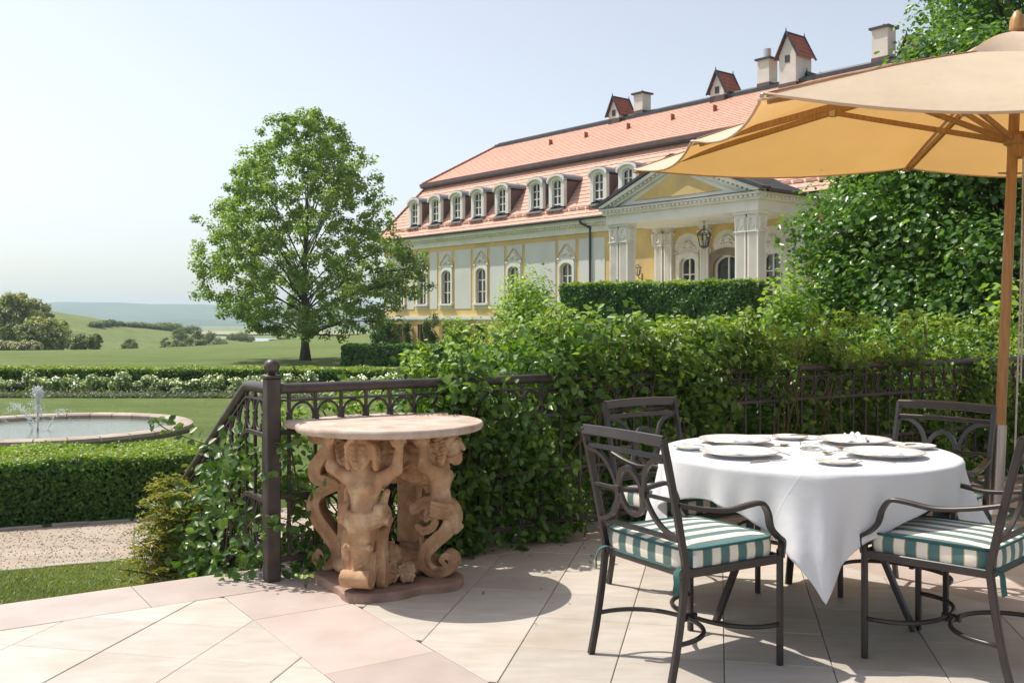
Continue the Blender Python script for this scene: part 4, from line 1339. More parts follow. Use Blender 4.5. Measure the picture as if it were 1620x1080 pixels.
# pediment
PZ = EN0 + 0.97; XC = (x0+x1)/2; HW = (x1-x0)/2 + 0.32; PH = 2.2
yf = y_f - 0.5
m = MB(); m.prism([(XC-HW+.5, PZ), (XC+HW-.5, PZ), (XC, PZ+PH-.25)], yf+0.02, yf+0.5, axis='y'); ped = m.build('pediment', M['white'], pal)
m = MB(); m.prism([(XC-HW*0.55, PZ+.24), (XC+HW*0.55, PZ+.24), (XC, PZ+PH*0.72)], yf-0.02, yf+0.018, axis='y'); m.build('tympanum', M['ochre'], ped)
m = MB()
for sg in (-1, 1):
    A = np.array((XC+sg*HW, PZ+.06)); B = np.array((XC, PZ+PH+.06))
    d = unit(B-A); nr = np.array((-d[1], d[0]))*(-sg if sg < 0 else 1)
    if nr[1] < 0: nr = -nr
    for (t0, t1, yy) in ((-0.46, -0.22, yf-.12), (-0.20, 0.0, yf-.34)):
        m.prism([tuple(A+nr*t0), tuple(B+nr*t0), tuple(B+nr*t1), tuple(A+nr*t1)], yy, yf+.25, axis='y')
    ln = np.linalg.norm(B-A); k = 0.5
    while k < ln - 0.3:
        p = A + d*k + nr*(-0.32); m.prism([tuple(p), tuple(p+d*0.16), tuple(p+d*0.16+nr*0.11), tuple(p+nr*0.11)], yf-.26, yf-.1, axis='y'); k += 0.32
m.build('raking_cornice', M['white'], ped)
m = MB()
for sg in (-1, 1):
    A = np.array((XC+sg*(HW+.18), PZ+.02)); B = np.array((XC, PZ+PH+.14)); d = unit(B-A); nr = np.array((-d[1], d[0])); nr = nr if nr[1] > 0 else -nr
    m.prism([tuple(A), tuple(B), tuple(B+nr*.16), tuple(A+nr*.16)], yf-.42, yf+.3, axis='y')
m.box(x0-.34, x1+.34, yf-.34, yf+.1, EN0+.922, EN0+.965)
m.build('pediment_flashing', M['slate'], ped)
m = MB()
for sg in (-1, 1):
    m.add([(XC+sg*(HW+.15), yf+.3, PZ+.04), (XC, yf+.3, PZ+PH+.16), (XC, 3.2, PZ+PH+.16), (XC+sg*(HW+.15), 3.2, PZ+.04)], [(0, 1, 2, 3)])
prf = m.build('portico_roof', M['zinc'], pal)
m = MB()
for k in range(14):
    yy = yf+.5 + k*0.5
    for sg in (-1, 1):
        m.bar([(XC+sg*(HW+.12), yy, PZ+.08), (XC, yy, PZ+PH+.2)], .05, .07)
m.bar([(XC, yf+.3, PZ+PH+.2), (XC, 3.2, PZ+PH+.2)], .2, .12)
m.bar([(XC+HW+.18, yf+.2, PZ+.03), (XC+HW+.18, 0.2, PZ+.03)], .12, .16)
m.build('standing_seam', M['slate'], prf)
# portico balustrade railing at the right
m = MB()
for k in range(16):
    m.bar([(SR-3.0+k*0.2, y_f-2.4, FLOOR-.9), (SR-3.0+k*0.2, y_f-2.4, FLOOR+.1)], .03, .03)
m.bar([(SR-3.0, y_f-2.4, FLOOR+.1), (SR+.2, y_f-2.4, FLOOR+.1)], .05, .05); m.bar([(SR-3.0, y_f-2.4, FLOOR-.75), (SR+.2, y_f-2.4, FLOOR-.75)], .05, .05)
m.build('balustrade', M['iron'], pal)
def pw(s, out, z):
    """world position of a palace point"""
    return (PC[0] + 0.633*s - 0.774*out, PC[1] - 0.774*s - 0.633*out, z)
# hanging lantern
def lantern(name, label, loc, H, W, chain):
    la = tag(empty(name, loc, PA), label, 'lantern')
    m = MB(); n = 6
    tp = [(W*.5*math.cos(2*math.pi*k/n), W*.5*math.sin(2*math.pi*k/n)) for k in range(n)]
    for k in range(n):
        a, b = tp[k], tp[(k+1) % n]
        m.tube([(a[0]*.6, a[1]*.6, 0.1*H), (a[0], a[1], .72*H)], .028*W/.8, n=5)
        m.tube([(a[0], a[1], .72*H), (b[0], b[1], .72*H)], .028*W/.8, n=5); m.tube([(a[0]*.6, a[1]*.6, .1*H), (b[0]*.6, b[1]*.6, .1*H)], .028*W/.8, n=5)
        m.tube(catmull([(a[0], a[1], .72*H), (a[0]*.55, a[1]*.55, .86*H), (0, 0, H)], 4), .024*W/.8, n=5)
        m.tube([(a[0]*.6, a[1]*.6, .1*H), (a[0]*.25, a[1]*.25, .02*H), (0, 0, 0)], .02*W/.8, n=5)
    m.build('frame', M['iron'], la)
    m = MB(); V = [(p[0]*.58, p[1]*.58, .11*H) for p in tp] + [(p[0]*.97, p[1]*.97, .71*H) for p in tp]
    m.add(V, [(k, (k+1) % n, n+(k+1) % n, n+k) for k in range(n)]); m.build('glass', M['clear'], la)
    m = MB(); m.tube([(0, 0, .1*H), (0, 0, .4*H)], .05, n=8)
    m.build('candle', M['white'], la)
    if chain:
        m = MB(); m.tube([(0, 0, H), (0, 0, H+chain)], .018, n=5); m.lathe([(.02, 0), (.12, .03), (.02, .08)], 8, c=(0, 0, H+.05)); m.build('chain', M['iron'], la)
    return la
lantern('hanging_lantern', 'black iron lantern hanging from the portico ceiling', pw(36.6, 2.2, 5.22), 1.12, 0.80, 0.42)
wl = lantern('wall_lantern', 'small black lantern on the ochre wall left of the portico windows', pw(29.85, 0.38, 3.95), 0.75, 0.42, 0)
m = MB(); m.tube(catmull([(0, .36, -.1), (0, .2, -.15), (0, 0, 0)], 4), .025, n=5); m.tube([(0, .36, -.25), (0, .36, .2)], .03, n=6); m.build('bracket', M['iron'], wl)

# ---- raised forecourt in front of the portico, its hedge, bushes
fc = MB(); cpts = [(1.2, 43.6), (10.8, 36.8), (17, 46), (8.0, 56)]
fc.prism([(p[0], p[1]) for p in cpts], G-.1, 0.6)
tag(fc.build('forecourt', M['wallstone']), 'raised forecourt in front of the portico, hidden by planting', kind='structure')
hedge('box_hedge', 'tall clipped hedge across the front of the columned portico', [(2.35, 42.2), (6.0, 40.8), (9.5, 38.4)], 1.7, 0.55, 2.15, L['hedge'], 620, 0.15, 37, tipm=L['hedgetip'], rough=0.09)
shrub('young_maple', 'bright yellow green young tree in front of the palace windows', (0.42, 26, G), (1.35, 1.2, 3.45), L['light'], 9000, 0.115, 201, cat='tree', nstem=14, lobes=42)
shrub('shrub', 'round dark shrub at the far left corner of the palace', (-10.35, 81.0, G), (1.1, 1.0, 2.6), L['hedge'], 2400, 0.25, 202)
shrub('wall_climber', 'climbing plant on the palace wall between the first ground floor windows', (*pw(4.0, 0.45, 0)[:2], G), (0.5, 0.3, 2.3), L['rose'], 900, 0.2, 203)
shrub('wall_climber', 'broad climbing plant on the palace wall right of the ground floor windows', (*pw(7.6, 0.5, 0)[:2], G), (0.75, 0.35, 2.7), L['rose'], 1300, 0.2, 204)
shrub('wall_climber', 'flowering bush against the palace wall above the clipped hedge', (*pw(11.3, 0.8, 0)[:2], G), (1.2, 0.6, 2.4), L['light'], 1800, 0.2, 205)
# ================================================================== TERRACE: railing
FR = math.atan2(AX[1], AX[0])
fen = tag(empty('railing', (P0[0], P0[1], 0), FR), 'dark wrought iron terrace railing with rings, overgrown by roses', 'railing')
# local frame: x along the railing, y outwards, z up
def rod(mb, a, b, w_=0.016): mb.bar([a, b], w_, w_)
m = MB(); m.bbox(-0.036, 0.036, -0.036, 0.036, 0, 1.02, 0.006); post = m.build('newel_post', M['iron'], fen)
m = MB(); m.bbox(-0.046, 0.046, -0.046, 0.046, 1.02, 1.036, 0.004); m.lathe([(0.012, 1.036), (0.026, 1.04), (0.018, 1.047), (0.033, 1.058), (0.040, 1.075), (0.040, 1.088), (0.033, 1.104), (0.018, 1.114), (0.0, 1.117)], 18)
m.build('ball_finial', M['iron'], post, smooth=40)
LEN = 9.4
zT, z2, z3, z4, z5 = 0.965, 0.905, 0.745, 0.42, 0.105
m = MB(); m.tube([(0.04, 0, zT), (LEN, 0, zT)], 0.027, n=12); m.build('handrail', M['iron'], fen, smooth=40)
for z_, wz, wy in ((z2, 0.012, 0.03), (z3, 0.026, 0.03), (z4, 0.026, 0.03), (z5, 0.03, 0.034)):
    m = MB(); m.bar([(0.04, 0, z_), (LEN, 0, z_)], wy, wz, up=(0, 0, 1)); m.build('rail', M['iron'], fen)
SPB = 0.142
bar_me = None; ring_me = None; low_me = None; foot_me = None
m = MB(); m.bar([(0, 0, z5), (0, 0, zT-0.01)], 0.017, 0.017)
m.lathe([(0.0085, -0.03), (0.017, -0.02), (0.012, 0), (0.017, 0.02), (0.0085, 0.03)], 8, c=(0, 0, (z2+z3)/2)); m.lathe([(0.0085, -0.02), (0.014, 0), (0.0085, 0.02)], 8, c=(0, 0, (z4+z5)/2))
bar_me = m.mesh('baluster', M['iron'])
m = MB(); m.tube(arc((SPB/2, 0, (z2+z3)/2), SPB/2-0.010, 0, 360, 18, rz=(z2-z3)/2-0.012)[:-1], 0.0075, n=6, closed=True)
ring_me = m.mesh('ring', M['iron'], smooth=True)
m = MB(); m.tube(arc((SPB/2, 0, z4-0.10), SPB/2-0.012, 0, 180, 10, rz=0.08), 0.007, n=6)
m.tube(arc((SPB/2, 0, z5+0.085), SPB/2-0.014, 0, 360, 16, rz=0.068)[:-1], 0.007, n=6, closed=True)
for sg in (-1, 1): m.tube([(SPB/2 + sg*(0.020 + 0.018*math.cos(a)), 0, z5+0.085+0.02*math.sin(a)) for a in np.linspace(0, 5, 9)], 0.005, n=5)
low_me = m.mesh('scroll', M['iron'], smooth=True)
m = MB(); m.bbox(-0.018, 0.018, -0.018, 0.018, -0.002, z5+.002, 0.004); foot_me = m.mesh('foot', M['iron'])
for k in range(int(LEN/SPB)):
    x = 0.09 + k*SPB
    mesh_obj('baluster', bar_me, fen, (x, 0, 0))
    mesh_obj('ring', ring_me, fen, (x, 0, 0)); mesh_obj('scroll', low_me, fen, (x, 0, 0))
    if k % 7 == 4: mesh_obj('foot', foot_me, fen, (x, 0, 0))

# ---- stair railing: goes outwards and down from the newel post
sr = tag(empty('stair_railing', (P0[0], P0[1], 0), math.atan2(EX[1], EX[0])), 'sloping iron stair railing descending left behind the newel post', 'railing')
SLP = 0.55; FLAT = 0.38; SL_ = 2.25
def sz(x, z): return z - max(0.0, x-FLAT)*SLP
def sline(z, r=None, w_=None):
    pts = [(0.045, 0, z), (FLAT-0.05, 0, z), (FLAT, 0, z-0.006), (FLAT+0.05, 0, sz(FLAT+.05, z)), (SL_, 0, sz(SL_, z))]
    return pts
m = MB(); m.tube(sline(zT), 0.030, n=12); m.build('handrail', M['iron'], sr, smooth=40)
for z_, wz, wy in ((z2, 0.012, 0.03), (z3-.02, 0.026, 0.03), (z4-.03, 0.03, 0.03), (z5+0.03, 0.032, 0.034)):
    m = MB(); m.bar(sline(z_), wy, wz, up=(0, 0, 1)); m.build('rail', M['iron'], sr)
k = 0; x = 0.12
while x < SL_:
    m = MB(); m.bar([(0, 0, z5+.03), (0, 0, zT-.01)], 0.017, 0.017)
    m.lathe([(0.0085, -0.03), (0.017, -0.02), (0.012, 0), (0.017, 0.02), (0.0085, 0.03)], 8, c=(0, 0, (z2+z3)/2-.01))
    mesh_obj('baluster', m.mesh('baluster', M['iron']), sr, (x, 0, -max(0, x-FLAT)*SLP))
    sl = 0 if x+.06 < FLAT else SLP
    for (za, zb_, nm) in ((z2, z3-.02, 'ring'), (z4-.03, z5+.03, 'scroll')):
        m = MB(); P_ = []
        for a in np.linspace(0, 2*math.pi, 18, endpoint=False):
            dx = 0.068 + 0.058*math.cos(a); P_.append((dx, 0, (za+zb_)/2 + ((za-zb_)/2-.012)*math.sin(a) - sl*dx))
        m.tube(P_, 0.0075, n=6, closed=True)
        mesh_obj(nm, m.mesh(nm, M['iron'], smooth=True), sr, (x, 0, -max(0, x-FLAT)*SLP))
    x += 0.136
m = MB(); m.bbox(SL_-.03, SL_+.03, -.03, .03, G+.0, sz(SL_, zT)+.05, .005); m.build('end_post', M['iron'], sr)

# ================================================================== carved stone table
TC = np.array((-0.62, 5.0))
GH = 0.0047
gu = np.arange(-0.47, 0.475, GH); gv = np.arange(-0.45, 0.40, GH); gw = np.arange(-0.01, 0.772, GH)
FLD = np.full((len(gu), len(gv), len(gw)), 0.2, np.float32)
def smin(a, b, k):
    if k <= 0: return np.minimum(a, b)
    h = np.clip(0.5 + 0.5*(b-a)/k, 0, 1)
    return b*(1-h) + a*h - k*h*(1-h)
def put(fn, lo, hi, k=0.012, sub=False):
    p = 0.05
    i0, i1 = np.searchsorted(gu, lo[0]-p), np.searchsorted(gu, hi[0]+p)
    j0, j1 = np.searchsorted(gv, lo[1]-p), np.searchsorted(gv, hi[1]+p)
    k0, k1 = np.searchsorted(gw, lo[2]-p), np.searchsorted(gw, hi[2]+p)
    if i1 <= i0 or j1 <= j0 or k1 <= k0: return
    U, V, W_ = np.meshgrid(gu[i0:i1], gv[j0:j1], gw[k0:k1], indexing='ij')
    d = fn(U, V, W_).astype(np.float32)
    s = FLD[i0:i1, j0:j1, k0:k1]
    FLD[i0:i1, j0:j1, k0:k1] = (-smin(-s, d, k)) if sub else smin(s, d, k)
class Fr:
    """a figure's own frame: a = side, b = forward"""
    def __init__(s, o, f): s.o = np.array(o, float); s.f = unit(f); s.s = np.array((-s.f[1], s.f[0]))
    def p(s, a, b, z): q = s.o + s.s*a + s.f*b; return np.array((q[0], q[1], z))
    def loc(s, U, V): du, dv = U - s.o[0], V - s.o[1]; return du*s.s[0] + dv*s.s[1], du*s.f[0] + dv*s.f[1]
    def ell(s, c, r, k=0.012, sub=False, curl=0.0, fr=90):
        P = s.p(*c); m_ = max(r)
        def fn(U, V, W_):
            A, B = s.loc(U, V); x, y, z = (A-c[0])/r[0], (B-c[1])/r[1], (W_-c[2])/r[2]
            q = np.sqrt(x*x + y*y + z*z) + 1e-6
            g = np.sqrt((x/r[0])**2 + (y/r[1])**2 + (z/r[2])**2) + 1e-6
            d = q*(q-1)/g
            if curl: d = d + curl*np.sin(A*fr + 3*np.sin(W_*fr*0.55))*np.sin(W_*fr*0.9 + 2*np.sin(B*fr*.6))
            return d
        put(fn, P-m_, P+m_, k, sub)
    def cap(s, a, b, ra, rb, k=0.012):
        A_, B_ = s.p(*a), s.p(*b); m_ = max(ra, rb)
        def fn(U, V, W_):
            d = B_-A_; L2 = d @ d
            t = np.clip(((U-A_[0])*d[0] + (V-A_[1])*d[1] + (W_-A_[2])*d[2])/L2, 0, 1)
            return np.sqrt((U-A_[0]-t*d[0])**2 + (V-A_[1]-t*d[1])**2 + (W_-A_[2]-t*d[2])**2) - (ra + (rb-ra)*t)
        put(fn, np.minimum(A_, B_)-m_, np.maximum(A_, B_)+m_, k)
    def band(s, pts, w_, t, k=0.008, a0=0.0, groove=True):
        """scrolled band in the figure's vertical plane: pts (forward, z), half width w_, half thickness t"""
        pts = np.array(catmull([(p[0], p[1], 0) for p in pts], 6))[:, :2]
        ws = np.linspace(w_, w_, len(pts)) if not hasattr(w_, '__len__') else np.interp(np.linspace(0, 1, len(pts)), np.linspace(0, 1, len(w_)), w_)
        lo = np.array([np.inf]*3); hi = -lo
        for q in pts:
            for aa in (a0-t, a0+t):
                P = s.p(aa, q[0], q[1]); lo = np.minimum(lo, P); hi = np.maximum(hi, P)
        mw = float(np.max(ws))
        def fn(U, V, W_):
            A, B = s.loc(U, V)
            d2 = np.full(U.shape, 9.0)
            for i in range(len(pts)-1):
                p, q = pts[i], pts[i+1]; d = q-p; L2 = d @ d + 1e-9
                tt = np.clip(((B-p[0])*d[0] + (W_-p[1])*d[1])/L2, 0, 1)
                dd = np.hypot(B-p[0]-tt*d[0], W_-p[1]-tt*d[1]) - (ws[i] + (ws[i+1]-ws[i])*tt)
                d2 = np.minimum(d2, dd)
            la = np.abs(A-a0) - t
            if groove: la = la + 0.010*np.exp(-(np.maximum(-d2, 0) - mw)**2/(0.010**2)) * 1.0
            q = np.maximum(d2, la)
            return np.where((d2 > 0) & (la > 0), np.hypot(d2, la), q)
        put(fn, lo-mw, hi+mw, k)
    def box(s, c, h, k=0.008, rnd=0.008):
        P = s.p(*c); m_ = math.hypot(h[0], h[1])
        def fn(U, V, W_):
            A, B = s.loc(U, V)
            x, y, z = np.abs(A-c[0])-h[0]+rnd, np.abs(B-c[1])-h[1]+rnd, np.abs(W_-c[2])-h[2]+rnd
            return np.sqrt(np.maximum(x, 0)**2 + np.maximum(y, 0)**2 + np.maximum(z, 0)**2) + np.minimum(np.maximum(x, np.maximum(y, z)), 0) - rnd
        put(fn, P-np.array((m_, m_, h[2])), P+np.array((m_, m_, h[2])), k)

class HeadFr(Fr):
    """the same frame with everything enlarged about the base of the skull"""
    K = 1.17
    def __init__(s, base): s.base = base; s.o, s.f, s.s = base.o, base.f, base.s
    def tr(s, c): return (c[0]*s.K, 0.02 + (c[1]-0.02)*s.K, 0.60 + (c[2]-0.615)*s.K)
    def ell(s, c, r, k=0.012, **kw): s.base.ell(s.tr(c), tuple(x*s.K for x in r), k, **kw)
    def cap(s, a, b, ra, rb, k=0.012): s.base.cap(s.tr(a), s.tr(b), ra*s.K, rb*s.K, k)
def figure(F, beard, dz=0.0, arm_b=0.01):
    # supporting mass behind the figure
    F.ell((0, -0.10, 0.60), (0.12, 0.12, 0.15), curl=0.008, fr=80)
    F.box((0, -0.13, 0.70), (0.10, 0.10, 0.055))
    # torso
    F.cap((-0.088, -0.005, 0.532), (0.088, -0.005, 0.532), 0.034, 0.034, 0.02)
    F.ell((0, 0.006, 0.492), (0.090 if not beard else 0.098, 0.056, 0.068), 0.02)
    if not beard:
        for a in (-0.036, 0.036): F.ell((a, 0.050, 0.484), (0.031, 0.024, 0.030), 0.014)
    else:
        for a in (-0.04, 0.04): F.ell((a, 0.040, 0.500), (0.042, 0.024, 0.030), 0.014)
    F.ell((0, 0.004, 0.425), (0.068, 0.048, 0.070), 0.025)
    F.ell((0, 0.016, 0.395), (0.050, 0.044, 0.045), 0.02)
    F.ell((0, 0.0, 0.365), (0.088, 0.062, 0.045), 0.02)
    # neck and head
    F.cap((0, 0.005, 0.545), (0, 0.022, 0.62), 0.032, 0.028, 0.018)
    F = HeadFr(F)
    F.ell((0, 0.042, 0.668), (0.047, 0.056, 0.066), 0.010)
    F.ell((0, 0.062, 0.632), (0.036, 0.036, 0.036), 0.014)
    F.ell((0, 0.090, 0.611), (0.016, 0.012, 0.013), 0.010)
    F.cap((0, 0.096, 0.684), (0, 0.110, 0.652), 0.006, 0.010, 0.006)
    F.cap((-0.030, 0.088, 0.690), (0.030, 0.088, 0.690), 0.008, 0.008, 0.008)
    for a in (-0.019, 0.019):
        F.ell((a, 0.103, 0.676), (0.011, 0.010, 0.008), 0.004, sub=True)
        F.ell((a, 0.092, 0.675), (0.009, 0.007, 0.006), 0.003)
        F.ell((a*1.35, 0.083, 0.648), (0.016, 0.012, 0.015), 0.010)
    F.ell((0, 0.101, 0.632), (0.014, 0.007, 0.004), 0.004); F.ell((0, 0.099, 0.625), (0.012, 0.006, 0.004), 0.004)
    F.ell((0, 0.106, 0.6285), (0.013, 0.004, 0.0015), 0.002, sub=True)
    # hair
    F.ell((0, 0.012, 0.690), (0.066, 0.066, 0.066), 0.006, curl=0.013, fr=150)
    for a in (-1, 1):
        F.ell((a*0.056, 0.018, 0.645), (0.018, 0.030, 0.052), 0.006, curl=0.009, fr=170)
        F.cap((a*0.015, 0.082, 0.722), (a*0.055, 0.052, 0.690), 0.013, 0.014, 0.006)
        F.cap((a*0.055, 0.050, 0.690), (a*0.060, 0.030, 0.600), 0.013, 0.012, 0.006)
    if beard:
        F.ell((0, 0.078, 0.606), (0.028, 0.024, 0.024), 0.008, curl=0.005, fr=190)
        for a in (-1, 1): F.ell((a*0.036, 0.060, 0.622), (0.016, 0.030, 0.030), 0.008, curl=0.006, fr=190)
        F.ell((0, -0.045, 0.62), (0.070, 0.05, 0.075), 0.01, curl=0.010, fr=150)
    else:
        F.ell((0, 0.066, 0.738), (0.024, 0.020, 0.014), 0.006, curl=0.004, fr=230)
    F = F.base
    # arms raised to the table top
    for a in (-1, 1):
        F.cap((a*0.100, -0.004, 0.534), (a*0.165, arm_b, 0.578), 0.034, 0.028, 0.018)
        F.cap((a*0.165, arm_b, 0.578), (a*0.178, arm_b-0.004, 0.678), 0.028, 0.020, 0.012)
        F.ell((a*0.176, arm_b+0.004, 0.700), (0.020, 0.024, 0.030), 0.010)
        for q in range(4):
            F.cap((a*(0.166+0.008*q), arm_b+0.024-0.004*q, 0.695), (a*(0.160+0.010*q), arm_b+0.026-.006*q, 0.738), 0.0075, 0.006, 0.003)
        F.cap((a*0.158, arm_b+0.016, 0.692), (a*0.146, arm_b+0.024, 0.716), 0.0085, 0.007, 0.003)
        F.ell((a*0.168, arm_b-0.026, 0.715), (0.034, 0.030, 0.045), 0.006, curl=0.007, fr=130)
    # drapery swags round the hips
    for i, (z, rx) in enumerate(((0.385, 0.092), (0.366, 0.102), (0.346, 0.107), (0.326, 0.104))):
        for k in range(10):
            a0_, a1_ = math.pi*(k-0.5)/9, math.pi*(k+0.5)/9
            F.cap((rx*math.cos(a0_), 0.078*math.sin(a0_), z-0.022*math.sin(a0_)), (rx*math.cos(a1_), 0.078*math.sin(a1_), z-0.022*math.sin(a1_)), 0.0115, 0.0115, 0.002)

# three figures share the plan of the support
Fw = Fr((-0.085, -0.235), (-0.24, -0.97))
Fm = Fr((0.255, -0.02), (0.985, -0.17))
Fl = Fr((-0.245, 0.10), (-0.985, 0.17))
Fb = Fr((0.09, 0.20), (0.2, 0.98))
figure(Fw, False); figure(Fm, True, arm_b=-0.035)
# woman: tapered herm, scroll, leaf foot
Fw.cap((0, 0.012, 0.315), (0, 0.028, 0.225), 0.078, 0.060, 0.02)
Fw.box((0, 0.045, 0.275), (0.060, 0.040, 0.050), rnd=0.02)
Fw.cap((-0.062, 0.080, 0.212), (0.062, 0.080, 0.212), 0.0145, 0.0145, 0.005)
for a in (-0.062, 0.062): Fw.ell((a, 0.080, 0.212), (0.012, 0.020, 0.020), 0.004)
Fw.cap((0, 0.040, 0.195), (0, 0.045, 0.10), 0.052, 0.040, 0.012)
Fw.ell((0, 0.062, 0.155), (0.038, 0.036, 0.05), 0.008, curl=0.006, fr=120)
Fw.band([(0.02, 0.17), (0.03, 0.11), (0.06, 0.05), (0.10, 0.045), (0.125, 0.075), (0.10, 0.095), (0.085, 0.075)], 0.017, 0.075, 0.006)
for sg in (-1, 1):   # scroll straps at both sides of the herm
    Fw.band([(0.03, 0.385), (-0.03, 0.372), (-0.06, 0.335), (-0.045, 0.295), (-0.01, 0.25), (0.0, 0.18), (-0.02, 0.10), (-0.01, 0.04)], [0.028, 0.024, 0.022, 0.022, 0.024, 0.026, 0.03, 0.034], 0.022, 0.006, a0=sg*0.088)
    Fw.band([(-0.03, 0.33), (0.0, 0.315), (0.02, 0.335), (0.0, 0.35)], 0.012, 0.018, 0.004, a0=sg*0.118)
    Fw.cap((sg*0.10, -0.03, 0.46), (sg*0.085, 0.0, 0.385), 0.018, 0.022, 0.008)
# man: great S scroll
Fm.band([(-0.115, 0.345), (-0.06, 0.378), (0.0, 0.372), (0.055, 0.345), (0.072, 0.295), (0.045, 0.235), (-0.01, 0.185), (-0.055, 0.135), (-0.062, 0.085), (-0.03, 0.045), (0.025, 0.038), (0.072, 0.062), (0.078, 0.100), (0.045, 0.118), (0.025, 0.095), (0.04, 0.078)],
        [0.026, 0.032, 0.036, 0.038, 0.038, 0.036, 0.036, 0.036, 0.034, 0.032, 0.028, 0.024, 0.02, 0.017, 0.014, 0.012], 0.058, 0.006)
Fm.band([(-0.10, 0.255), (-0.07, 0.235), (-0.03, 0.25), (-0.01, 0.285), (-0.035, 0.31), (-0.055, 0.29)], [0.016, 0.02, 0.02, 0.018, 0.014, 0.012], 0.046, 0.005)
Fm.cap((-0.055, 0.098, 0.245), (0.055, 0.098, 0.245), 0.016, 0.016, 0.005)
# left support: plain scrolled bracket with volutes; rear one like it
for F_, b in ((Fl, 0.0), (Fb, 0.0)):
    F_.band([(0.02, 0.74), (0.135, 0.715), (0.15, 0.68), (0.115, 0.668), (0.06, 0.66), (0.10, 0.59), (0.135, 0.53), (0.125, 0.475), (0.06, 0.46), (0.03, 0.44), (0.075, 0.42), (0.125, 0.39), (0.145, 0.335), (0.115, 0.26), (0.06, 0.19), (0.02, 0.12), (0.03, 0.06), (0.08, 0.035), (0.125, 0.06), (0.12, 0.10), (0.09, 0.105), (0.08, 0.08)],
            [0.02, 0.022, 0.02, 0.018, 0.022, 0.03, 0.034, 0.032, 0.028, 0.026, 0.028, 0.03, 0.034, 0.036, 0.036, 0.034, 0.03, 0.026, 0.022, 0.018, 0.014, 0.012], 0.055, 0.006)
    F_.ell((-0.01, 0.0, 0.56), (0.06, 0.10, 0.13), 0.01, curl=0.007, fr=110)
    F_.box((0, -0.03, 0.30), (0.05, 0.045, 0.16))
# core under the top, mound of leaves on the plinth
F0 = Fr((0, 0), (0, -1))
F0.ell((0.03, -0.02, 0.60), (0.22, 0.18, 0.13), 0.02, curl=0.014, fr=70)
F0.ell((0.0, 0.0, 0.735), (0.34, 0.31, 0.035), 0.01)
F0.box((0.105, -0.22, 0.25), (0.04, 0.03, 0.25))
F0.ell((-0.04, -0.03, 0.055), (0.24, 0.17, 0.075), 0.02, curl=0.006, fr=60)
F0.ell((-0.02, 0.09, 0.10), (0.10, 0.10, 0.10), 0.02, curl=0.010, fr=85)
F0.ell((-0.10, 0.07, 0.14), (0.07, 0.06, 0.05), 0.01, curl=0.006, fr=90)
for k, (a, b, rr) in enumerate(((0.02, 0.185, 0.055), (-0.07, 0.175, 0.05), (0.11, 0.17, 0.04), (-0.15, 0.14, 0.045))):
    F0.ell((a, b, 0.062), (rr, 0.05, 0.05), 0.006, curl=0.010, fr=150)

def surface_nets(Fd, org, h):
    S = Fd < 0
    c = S[:-1, :-1, :-1].astype(np.uint8).copy()
    offs = [(i, j, k) for i in (0, 1) for j in (0, 1) for k in (0, 1)]
    nx, ny, nz = (d-1 for d in Fd.shape)
    cnt = np.zeros((nx, ny, nz), np.uint8)
    for (i, j, k) in offs: cnt += S[i:i+nx, j:j+ny, k:k+nz]
    act = np.argwhere((cnt > 0) & (cnt < 8))
    idx = -np.ones((nx, ny, nz), np.int32)
    idx[act[:, 0], act[:, 1], act[:, 2]] = np.arange(len(act))
    acc = np.zeros((len(act), 3)); num = np.zeros(len(act))
    for a in offs:
        for ax in range(3):
            if a[ax]: continue
            b = list(a); b[ax] = 1
            fa = Fd[act[:, 0]+a[0], act[:, 1]+a[1], act[:, 2]+a[2]]; fb = Fd[act[:, 0]+b[0], act[:, 1]+b[1], act[:, 2]+b[2]]
            x = (fa < 0) != (fb < 0)
            t = np.where(x, fa/(fa-fb + 1e-12), 0)
            p = np.tile(np.array(a, float), (len(act), 1)); p[:, ax] += t
            acc += np.where(x[:, None], p, 0); num += x
    Vt = (act + acc/np.maximum(num, 1)[:, None])*h + np.array(org)
    Fs = []
    for ax in range(3):
        sl0 = [slice(None)]*3; sl1 = [slice(None)]*3
        sl0[ax] = slice(0, -1); sl1[ax] = slice(1, None)
        A, B = S[tuple(sl0)], S[tuple(sl1)]
        e = np.argwhere(A != B)
        u, v = (ax+1) % 3, (ax+2) % 3
        e = e[(e[:, u] > 0) & (e[:, v] > 0) & (e[:, u] < Fd.shape[u]-1) & (e[:, v] < Fd.shape[v]-1)]
        flip = A[e[:, 0], e[:, 1], e[:, 2]]
        def at(du, dv):
            q = e.copy(); q[:, u] -= du; q[:, v] -= dv
            return idx[q[:, 0], q[:, 1], q[:, 2]]
        q = np.stack([at(0, 0), at(1, 0), at(1, 1), at(0, 1)], 1)
        q[~flip] = q[~flip][:, ::-1]
        Fs.append(q)
    Fs = np.concatenate(Fs); Fs = Fs[(Fs >= 0).all(1)]
    return Vt, Fs
FLD[:, :, 0] = 0.1; FLD[:, :, -1] = 0.1
Vt, Ft = surface_nets(FLD, (gu[0], gv[0], gw[0]), GH)
st = tag(empty('stone_table', (TC[0], TC[1], 0)), 'carved stone table held up by sculpted figures with raised arms', 'table')
mesh_obj('carved_support', np_mesh('carved_support', Vt, Ft[:, ::-1], M['carve'], True), st, (0, 0, 0.030))
del FLD
